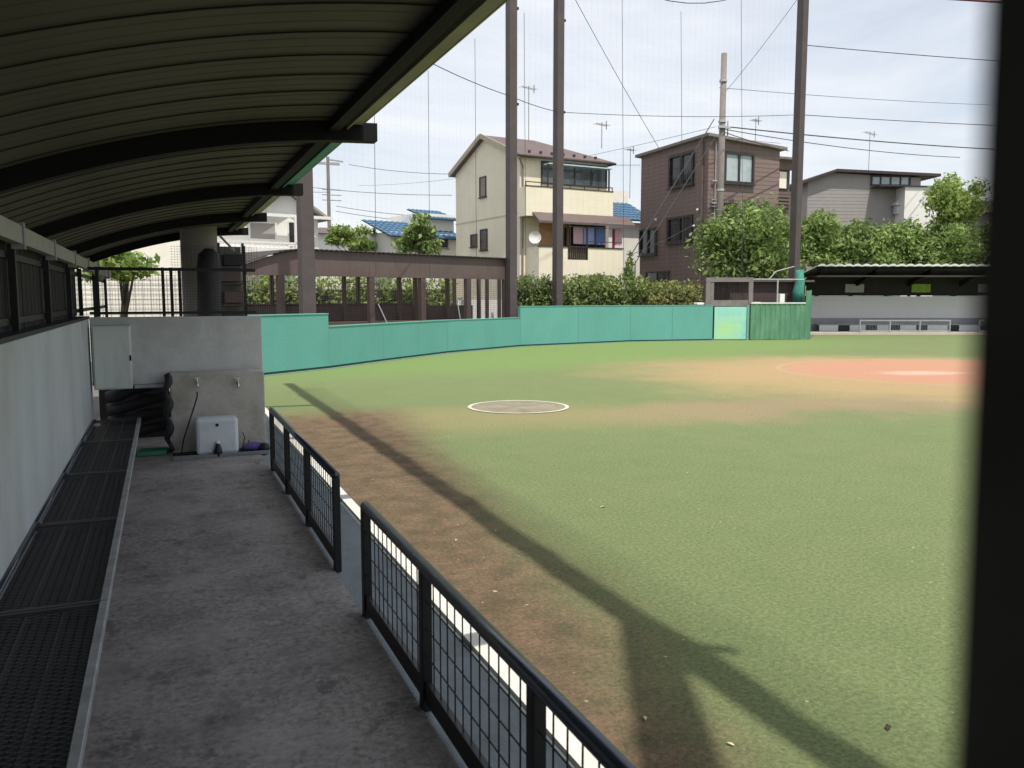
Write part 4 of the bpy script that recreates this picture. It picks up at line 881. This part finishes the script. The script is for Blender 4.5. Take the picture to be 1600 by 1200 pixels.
part(dm, 'dish', M['whitew'], t, smooth=True); part(MB().bar((0,0,.0),(0,-.3,.12),.02), 'feed_arm', M['steelp'], t); part(MB().bar((0,.05,-.15),(0,.02,.25),.04), 'mount', M['steelp'], t)
def antenna(px, ytop, ybot, hd, label, w_=.5, face=20):
    a = P(px, ybot, hd=hd); zt_ = zz(ytop, hd); t = thing('tv_antenna', label, 'antenna', tuple(a), R(face), 'television antennas on the roofs')
    hh = zt_ - a.z; part(MB().tube([(0,0,0),(0,0,hh)], .018, 6), 'mast', M['conc'], t)
    q = MB(); q.bar((-w_,0,hh-.12),(w_,0,hh-.12),.02)
    for k in range(6): x = -w_ + 2*w_*k/5; q.bar((x,-.2,hh-.12),(x,.2,hh-.12),.012); 
    q.bar((w_*.8,0,hh-.3),(w_*.8,0,hh+.1),.03)
    part(q, 'elements', M['conc'], t); return t
antenna(826, 144, 222, 42, 'antenna above the ridge between the two close poles', .45)
antenna(940, 198, 232, 40, 'antenna over the right hip of the cream house roof', .4)
antenna(984, 236, 310, 44, 'thin antenna between the cream and brown houses', .3)
antenna(1357, 212, 268, 51, 'antenna on the grey house roof', .7)
antenna(1180, 192, 226, 42, 'faint small antenna behind the brown house roof', .3)

# brown house
a = P(1102, 465, hd=38.9)
H = thing('brown_house', 'three-storey dark brown brick-clad house behind the utility pole', 'house', (a.x, a.y, 0), R(1.5))
BW, BLn = 4.15, 5.6; ZC = 8.98; ZR = 8.66
part(MB().add([(0,0,0),(BW,0,0),(BW,BLn,0),(0,BLn,0),(0,0,ZC),(BW,0,ZR),(BW,BLn,ZR-.1),(0,BLn,ZC-.08)], [(0,1,5,4),(1,2,6,5),(2,3,7,6),(3,0,4,7),(4,5,6,7)]), 'wall', M['brick'], H)
part(MB().box(BW+.002, BW+1.75, 1.2, BLn, 0, 8.45), 'side_wing', M['brickd'], H)
q = MB(); o1 = .24
q.add([(-o1,-o1,ZC+.02),(BW+.25,-o1,ZR+.02),(BW+.25,BLn+o1,ZR-.08),(-o1,BLn+o1,ZC-.06),(-o1,-o1,ZC+.15),(BW+.25,-o1,ZR+.15),(BW+.25,BLn+o1,ZR+.05),(-o1,BLn+o1,ZC+.07)], [(0,1,2,3),(4,5,6,7),(0,1,5,4),(1,2,6,5),(2,3,7,6),(3,0,4,7)])
part(q, 'roof', M['conc'], H)
part(MB().box(BW+.26, BW+2.1, .7, BLn, 8.452, 8.56), 'wing_roof', M['conc'], H)
q = MB(); 
for k in range(1, 46): z = k*.2; q.box(-.006, BW, -.006, -.0015, z, z+.018); q.box(-.006, -.0015, 0, BLn, z, z+.018)
part(q, 'cladding_joint', M['brickd'], H, kind='stuff')
window(H, (1130,238,1177,288), 'F', 'winfr', 'glassl', .12, 1, .10)
window(H, (1131,317,1150,327), 'F', 'winfr', 'glassd', .05, 0, .06)
window(H, (1131,338,1178,386), 'F', 'winfr', 'glassd', .1, 1, .08)
window(H, (1047,240,1085,292), 'L', 'winfr', 'glassd', .12, 1, .12, label='window with a dark shutter box')
window(H, (1044,338,1083,379), 'L', 'winfr', 'glassd', .12, 1, .12)
window(H, (1001,357,1027,399), 'L', 'winfr', 'glassd', .10, 1, .12)
window(H, (1010,424,1046,440), 'L', 'winfr', 'glassd', .08, 1, .06)
for (px, py) in ((1085,355),(1091,330),(1026,345),(998,335)):
    u, z = facept(H, px, py, 'L', .05); part(MB().lathe([(.05,0),(.08,.05),(.05,.12)], -.09, u, 10), 'vent_cap', M['whitew'], H, loc=(0,0,z))
u, z = facept(H, 1098, 300, 'L', .06)
part(MB().tube([(-.07, .35, ZC-.1), (-.07, .35, 0)], .045, 8), 'downpipe', M['brickd'], H)
part(MB().tube([(.35, -.07, ZC-.2), (.35, -.07, 0)], .03, 8), 'downpipe', M['greyf'], H)
for z in (7.0, 6.15, 6.0, 5.85): part(MB().box(.15, .75, -.14, -.06, z, z+.05), 'cable_bracket', M['steelp'], H)
# wing balcony
for k in range(5): part(MB().box(BW+.05, BW+1.75, 1.08+.0*k, 1.12, 6.15+k*.17, 6.25+k*.17), 'balcony_slat', M['brickd'], H)
part(MB().box(BW+.1, BW+1.65, 1.14, 1.195, 7.05, 7.95), 'balcony_window', M['glassd'], H)
part(MB().box(BW+1.0, BW+1.45, 1.09, 1.135, 7.1, 7.9), 'white_sheet', M['tile'], H)
part(MB().box(BW+.0, BW+1.8, 1.06, 1.19, 8.0, 8.45), 'wing_fascia', M['brickd'], H)

# grey house
a = P(1258, 465, hd=50)
H = thing('grey_house', 'low-pitched grey clad house behind the bushy trees', 'house', (a.x, a.y, 0), R(-18))
def lx(px): return facept(H, px, 300)[0]
def lz(px, py, off=0): return facept(H, px, py, 'F', off)[1]
xa, xp, xb, xc = lx(1262), lx(1302), lx(1438), lx(1458)
za, zp, zb = lz(1262, 284), lz(1302, 270), lz(1440, 278)
part(MB().prism([(xa,0,0),(xb,0,0),(xb,0,zb),(xp,0,zp),(xa,0,za)], (0,6,0)), 'wall', M['siding'], H)
q = MB(); rp = [(xa-.6,-.4,za-.2),(xp,-.4,zp+.02),(xc+.2,-.4,lz(1462,277))]
q.prism(rp + [(x,y_,z+.16) for x,y_,z in rp[::-1]], (0,6.8,0)); part(q, 'roof', M['fascia'], H)
q = MB()
for k in range(1, 46): z = k*.2; q.box(xa, xb, -.008, -.0015, z, z+.02) if z < za else None
part(q, 'siding_joint', M['greyf'], H, kind='stuff')
window(H, (1360,274,1422,291), 'F', 'winfr', 'bluert' if False else 'glassl', .1, 3, .08, sill=False)
zz0 = lz(1425, 292, 1.0); part(MB().box(lx(1400), lx(1450), -1.0, -.002, 0, zz0), 'bay', M['sidingw'], H)
part(MB().box(lx(1359), lx(1460), -1.1, -.004, zz0+.01, zz0+.07), 'bay_roof', M['fascia'], H)
u = lx(1401); q = MB(); z = lz(1401, 335); q.box(u-.2, u+.2, -.5, -.1, z, z+.5); q.add([(u-.35,-.6,z+.5),(u+.35,-.6,z+.5),(u+.35,0,z+.5),(u-.35,0,z+.5),(u,-.3,z+.95)], [(0,1,2,3),(0,1,4),(1,2,4),(2,3,4),(3,0,4)]); part(q, 'vent_hood', M['corrw'], H)
# small far roofs right edge
H = thing('far_house', 'far house with a grey-brown roof at the right edge behind the trees', 'house', gp_(1530, 60), R(-10))
part(MB().box(0, 6, 0, 5, 0, zz(335,60)), 'wall', M['siding'], H); z = zz(335,60); part(MB().add([(-.5,-.5,z),(6.5,-.5,z),(6.5,5.5,z),(-.5,5.5,z),(1,2.5,z+1.2),(5,2.5,z+1.2)], [(0,1,5,4),(1,2,5),(2,3,4,5),(3,0,4)]), 'roof', M['roofbr'], H)

# blue-tiled house between cream and brown
H = thing('blue_tiled_house', 'house with a blue tiled roof glimpsed between cream and brown houses', 'house', gp_(950, 47), R(5))
z0 = zz(345,47); z1 = zz(313,48)
part(MB().box(0, 3.0, 0, 5, 0, z0-.1), 'wall', M['sidingw'], H)
def tiled(H, x0, x1, y0, y1, z0, z1, rows, cols, mt):
    q = MB()
    for r_ in range(rows):
        for c in range(cols):
            xa = x0 + (x1-x0)*c/cols; xb = x0 + (x1-x0)*(c+1)/cols - .01; ya = y0 + (y1-y0)*r_/rows; yb = y0 + (y1-y0)*(r_+1)/rows
            za = z0 + (z1-z0)*r_/rows; zb = z0 + (z1-z0)*(r_+1)/rows
            q.add([(xa,ya-.02,za+.04),((xa+xb)/2,ya-.02,za+.09),(xb,ya-.02,za+.04),(xb,yb,zb),((xa+xb)/2,yb,zb+.05),(xa,yb,zb),(xa,ya-.02,za-.02),(xb,ya-.02,za-.02)], [(0,1,4,5),(1,2,3,4),(6,7,2,1,0)])
    part(q, 'roof_tiles', mt, H, kind='stuff')
    part(MB().add([(x0,y0,z0-.06),(x1,y0,z0-.06),(x1,y1,z1-.04),(x0,y1,z1-.04),(x0,y0,z0-.01),(x1,y0,z0-.01),(x1,y1,z1-.005),(x0,y1,z1-.005)], [(0,1,2,3),(4,5,6,7),(0,1,5,4),(1,2,6,5),(2,3,7,6),(3,0,4,7)]), 'roof_deck', M['fascia'], H)
tiled(H, -.6, 3.0, -.4, 2.4, z0, z1, 7, 12, M['bluert'])
part(MB().box(-.6, 3.0, 2.42, 3.4, z1-.3, zz(300,50)), 'upper_storey', M['tile'], H)
# blue roofed cottage left of cream
a = gp_(716, 45); H = thing('cottage', 'white cottage with a bright blue tiled roof behind the bullpen', 'house', gp_(612, 43.5), R(15))
def lx(px): return facept(H, px, 380)[0]
z0 = zz(372, 43.5)
W_ = lx(722)
part(MB().box(0, W_, 0, 5, 0, z0+.3), 'wall', M['sidingw'], H)
mb_ = mat('blue_sheet', (.055,.13,.22), .4, .2, 5)
tiled(H, -.35, W_, -.5, 2.5, z0+.05, z0+1.05, 7, 14, mb_)
part(MB().box(lx(668), W_, .8, 4, z0+.5, z0+1.45), 'upper_wall', M['sidingw'], H)
tiled(H, lx(675), W_+.1, .4, 2.6, z0+1.15, z0+1.8, 5, 8, mb_)
window(H, (686,368,700,388), 'F', 'greyf', 'glassd', .05, 0, .05)
# white house at left
H = thing('white_house', 'white gabled house with a balcony rail beyond the dugout roof end', 'house', gp_(384, 38), R(14))
def lx(px): return facept(H, px, 360)[0]
def lz(px, py): return facept(H, px, py)[1]
x0, x1 = -2.5, lx(497); ze = lz(440, 338); xg0, xg1 = lx(398), lx(496); xm = (xg0+xg1)/2
part(MB().box(x0, x1, 0, 6, 0, ze), 'wall', M['sidingw'], H)
part(MB().prism([(xg0,-.01,ze+.002),(xg1,-.01,ze+.002),(xm,-.01,lz(450,300))], (0,5.9,0)), 'gable', M['whitew'], H)
q = MB(); zt = lz(450,300)
for s, xx in ((-1,xg0-.45),(1,xg1+.45)): q.add([(xx,-.5,ze-.12),(xm,-.5,zt+.02),(xm,6,zt+.02),(xx,6,ze-.12),(xx,-.5,ze+.0),(xm,-.5,zt+.14),(xm,6,zt+.14),(xx,6,ze)], [(0,1,2,3),(4,5,6,7),(0,1,5,4),(2,3,7,6),(3,0,4,7)])
part(q, 'roof', M['siding'], H)
part(MB().box(x0, x1+.5, -.55, -.4, ze-.08, ze+.06), 'eaves_board', M['whitew'], H)
window(H, (388,346,432,376), 'F', 'whitew', 'siding', .08, 0, .05, sill=False)
window(H, (449,346,484,385), 'F', 'whitew', 'glassd', .07, 1, .05, sill=False)
zb0, zb1 = lz(410, 402), lz(410, 380)
bal = part(MB().box(x0, lx(452), -1.0, -.9, zb0, zb1-.25), 'balcony', M['whitew'], H)
q = MB(); q.box(x0, lx(452), -1.0, -.93, zb1-.06, zb1+.02)
for k in range(26): x = x0 + k*.22; q.box(x, x+.06, -.99, -.94, zb1-.25, zb1-.06) if x < lx(452) else None
part(q, 'rail', M['whitew'], bal); part(MB().box(x0, lx(452), -.898, -.002, zb0, zb0+.1), 'slab', M['whitew'], bal)
part(MB().box(lx(452)-.12, lx(452), -1.0, -.88, zb0, ze-.1), 'corner_post', M['whitew'], bal)
window(H, (440,436,458,478), 'F', 'whitew', 'glassd', .07, 1, .05, sill=False)
# distant roofs
for i, (px, hd, top, wd, mk, lab) in enumerate(((500, 60, 352, 2.6, 'roofbr', 'distant house with a dull purple roof beside the white house'), (580, 70, 372, 5, 'roofbr', 'distant house with a low brown roof behind the rounded tree'))):
    H = thing('distant_house', lab, 'house', gp_(px, hd), R(10)); z = zz(top+14, hd)
    part(MB().box(0, wd, 0, 5, 0, z), 'wall', M['sidingw'], H); part(MB().add([(-.5,-.5,z),(wd+.5,-.5,z),(wd+.5,5.5,z),(-.5,5.5,z),(1,2.5,zz(top,hd)),(wd-1,2.5,zz(top,hd))], [(0,1,5,4),(1,2,5),(2,3,4,5),(3,0,4)]), 'roof', M[mk], H)
# beige wall behind the bullpen
H = thing('cream_garden_wall', 'cream house wall seen through the bullpen above the hedge', 'wall', gp_(500, 37), R(14)); part(MB().box(0, 2.6, 0, .2, 0, 2.9), 'wall_body', M['tile'], H)

# ------------------------------------------------------------------ utility poles and wires
a = P(1121, 465, hd=37.4)
up = thing('utility_pole', 'tall tapering concrete utility pole in front of the brown house', 'utility pole', (a.x, a.y, 0))
zt = zz(106, 38.4); part(MB().tube([(0,0,0), (0.03,0,zt)], .17, 14, .125), 'shaft', M['conc'], up, smooth=True)
for z in (zz(197,37.4), zz(206,37.4), zz(137,37.4), zz(300,37.4)): part(MB().tube([(.015,0,z-.05),(.015,0,z+.05)], .165, 14), 'band', M['steelp'], up)
part(MB().tube([(.28,-.05,zz(222,37.4)),(.28,-.05,zz(196,37.4))], .03, 8), 'side_pin', M['steelp'], up)
part(MB().box(-.3,.34,-.2,-.14,zz(208,37.4),zz(205,37.4)), 'crossarm', M['steelp'], up)
X = lambda px, py, hd: tuple(P(px, py, hd=hd))
g2 = 'overhead wires from the utility pole'
cable('upper thick overhead wire running right from the utility pole', X(1126,197,37.2), X(1760,240,50), .25, .028, group=g2)
cable('lower overhead wire running right from the utility pole', X(1126,201,37.2), X(1500,246,50), .2, .02, group=g2)
cable('short overhead wire dropping to the brown house roof', X(1130,206,37.2), X(1232,236,40), .05, .02, group=g2)
cable('faint high wire from the utility pole to the right', X(1124,137,37.3), X(1760,165,60), .3, .012, group=g2)
cable('thin wire from the utility pole to the left', X(1118,198,37.3), X(560,290,70), .6, .010, group=g2)
cable('steep guy cable from the utility pole over the brown house left side', X(1116,186,37.2), X(985,400,34.5), .0, .022, group=g2)
cable('second steep guy cable beside the first', X(1117,215,37.0), X(990,415,34.3), .0, .018, group=g2)
cable('white-fitted wire to the brown house side', X(1116,330,37.0), X(985,398,36), .15, .012, group=g2)
a = P(517, 465, hd=66)
u2 = thing('utility_pole', 'thin distant utility pole with a street lamp arm left of the cottage', 'utility pole', (a.x, a.y, 0))
part(MB().tube([(0,0,0),(0,0,zz(250,66))], .17, 10, .12), 'shaft', M['conc'], u2); part(MB().box(-.9,.9,-.06,.06,zz(262,66),zz(258,66)), 'crossarm', M['greyf'], u2); part(MB().bar((0,0,zz(254,66)),(1.2,0,zz(256,66)),.1), 'lamp_arm', M['greyf'], u2)
for k, py in enumerate((300,308,316)): part(MB().box(-.5,1.0,-.05,.05,zz(py,66),zz(py,66)+.06), 'crossarm', M['greyf'], u2)
g3 = 'faint far wires left of the cream house'
for k, (p0, p1, lb_) in enumerate(((( 545,257),(706,272),'topmost faint far wire left of the cream house'),((480,292),(706,305),'second faint far wire left of the cream house'),((525,322),(706,340),'third faint far wire left of the cream house'),((517,300),(420,290),'faint far wire running to the dugout roof'),((525,330),(706,349),'lowest faint far wire left of the cream house'))):
    cable(lb_, X(*p0, 60), X(*p1, 56), .15, .018, group=g3)
cable('level wire between the cream and brown houses', X(955,258,42), X(1000,258,43), .0, .012, group=g3)

# ------------------------------------------------------------------ near gate post (close to the lens)
d0 = P(1541, 0, hd=.10); d1 = P(1488, 1200, hd=.10)
rt = Vector((math.cos(YAW), -math.sin(YAW), 0)); fw = Vector((math.sin(YAW), math.cos(YAW), 0))
k = (d1 - d0) / (d1.z - d0.z)
def pt(z): return d0 + k*(z - d0.z)
e1 = (fw*math.cos(R(38)) + rt*math.sin(R(38)))*.05; e2 = (rt*math.cos(R(38)) - fw*math.sin(R(38)))*.05
q = MB(); poly = []
for z in (1.2, 2.3):
    c = pt(z); q.v += [tuple(c), tuple(c + e2), tuple(c + e1 + e2), tuple(c + e1)]
q.f = [(0,1,2,3),(4,5,6,7),(0,1,5,4),(1,2,6,5),(2,3,7,6),(3,0,4,7)]
lo = pt(1.2); 
gpst = thing('gate_post', 'out-of-focus near-black post filling the right edge of the view', 'post', (lo.x, lo.y, 0))
part(q, 'shaft', M['post'], gpst, world=True)
q = MB().prism([tuple(lo), tuple(lo + e2), tuple(lo + e1 + e2), tuple(lo + e1)], (0,0,-1.2)); part(q, 'lower_shaft', M['post'], gpst, world=True)
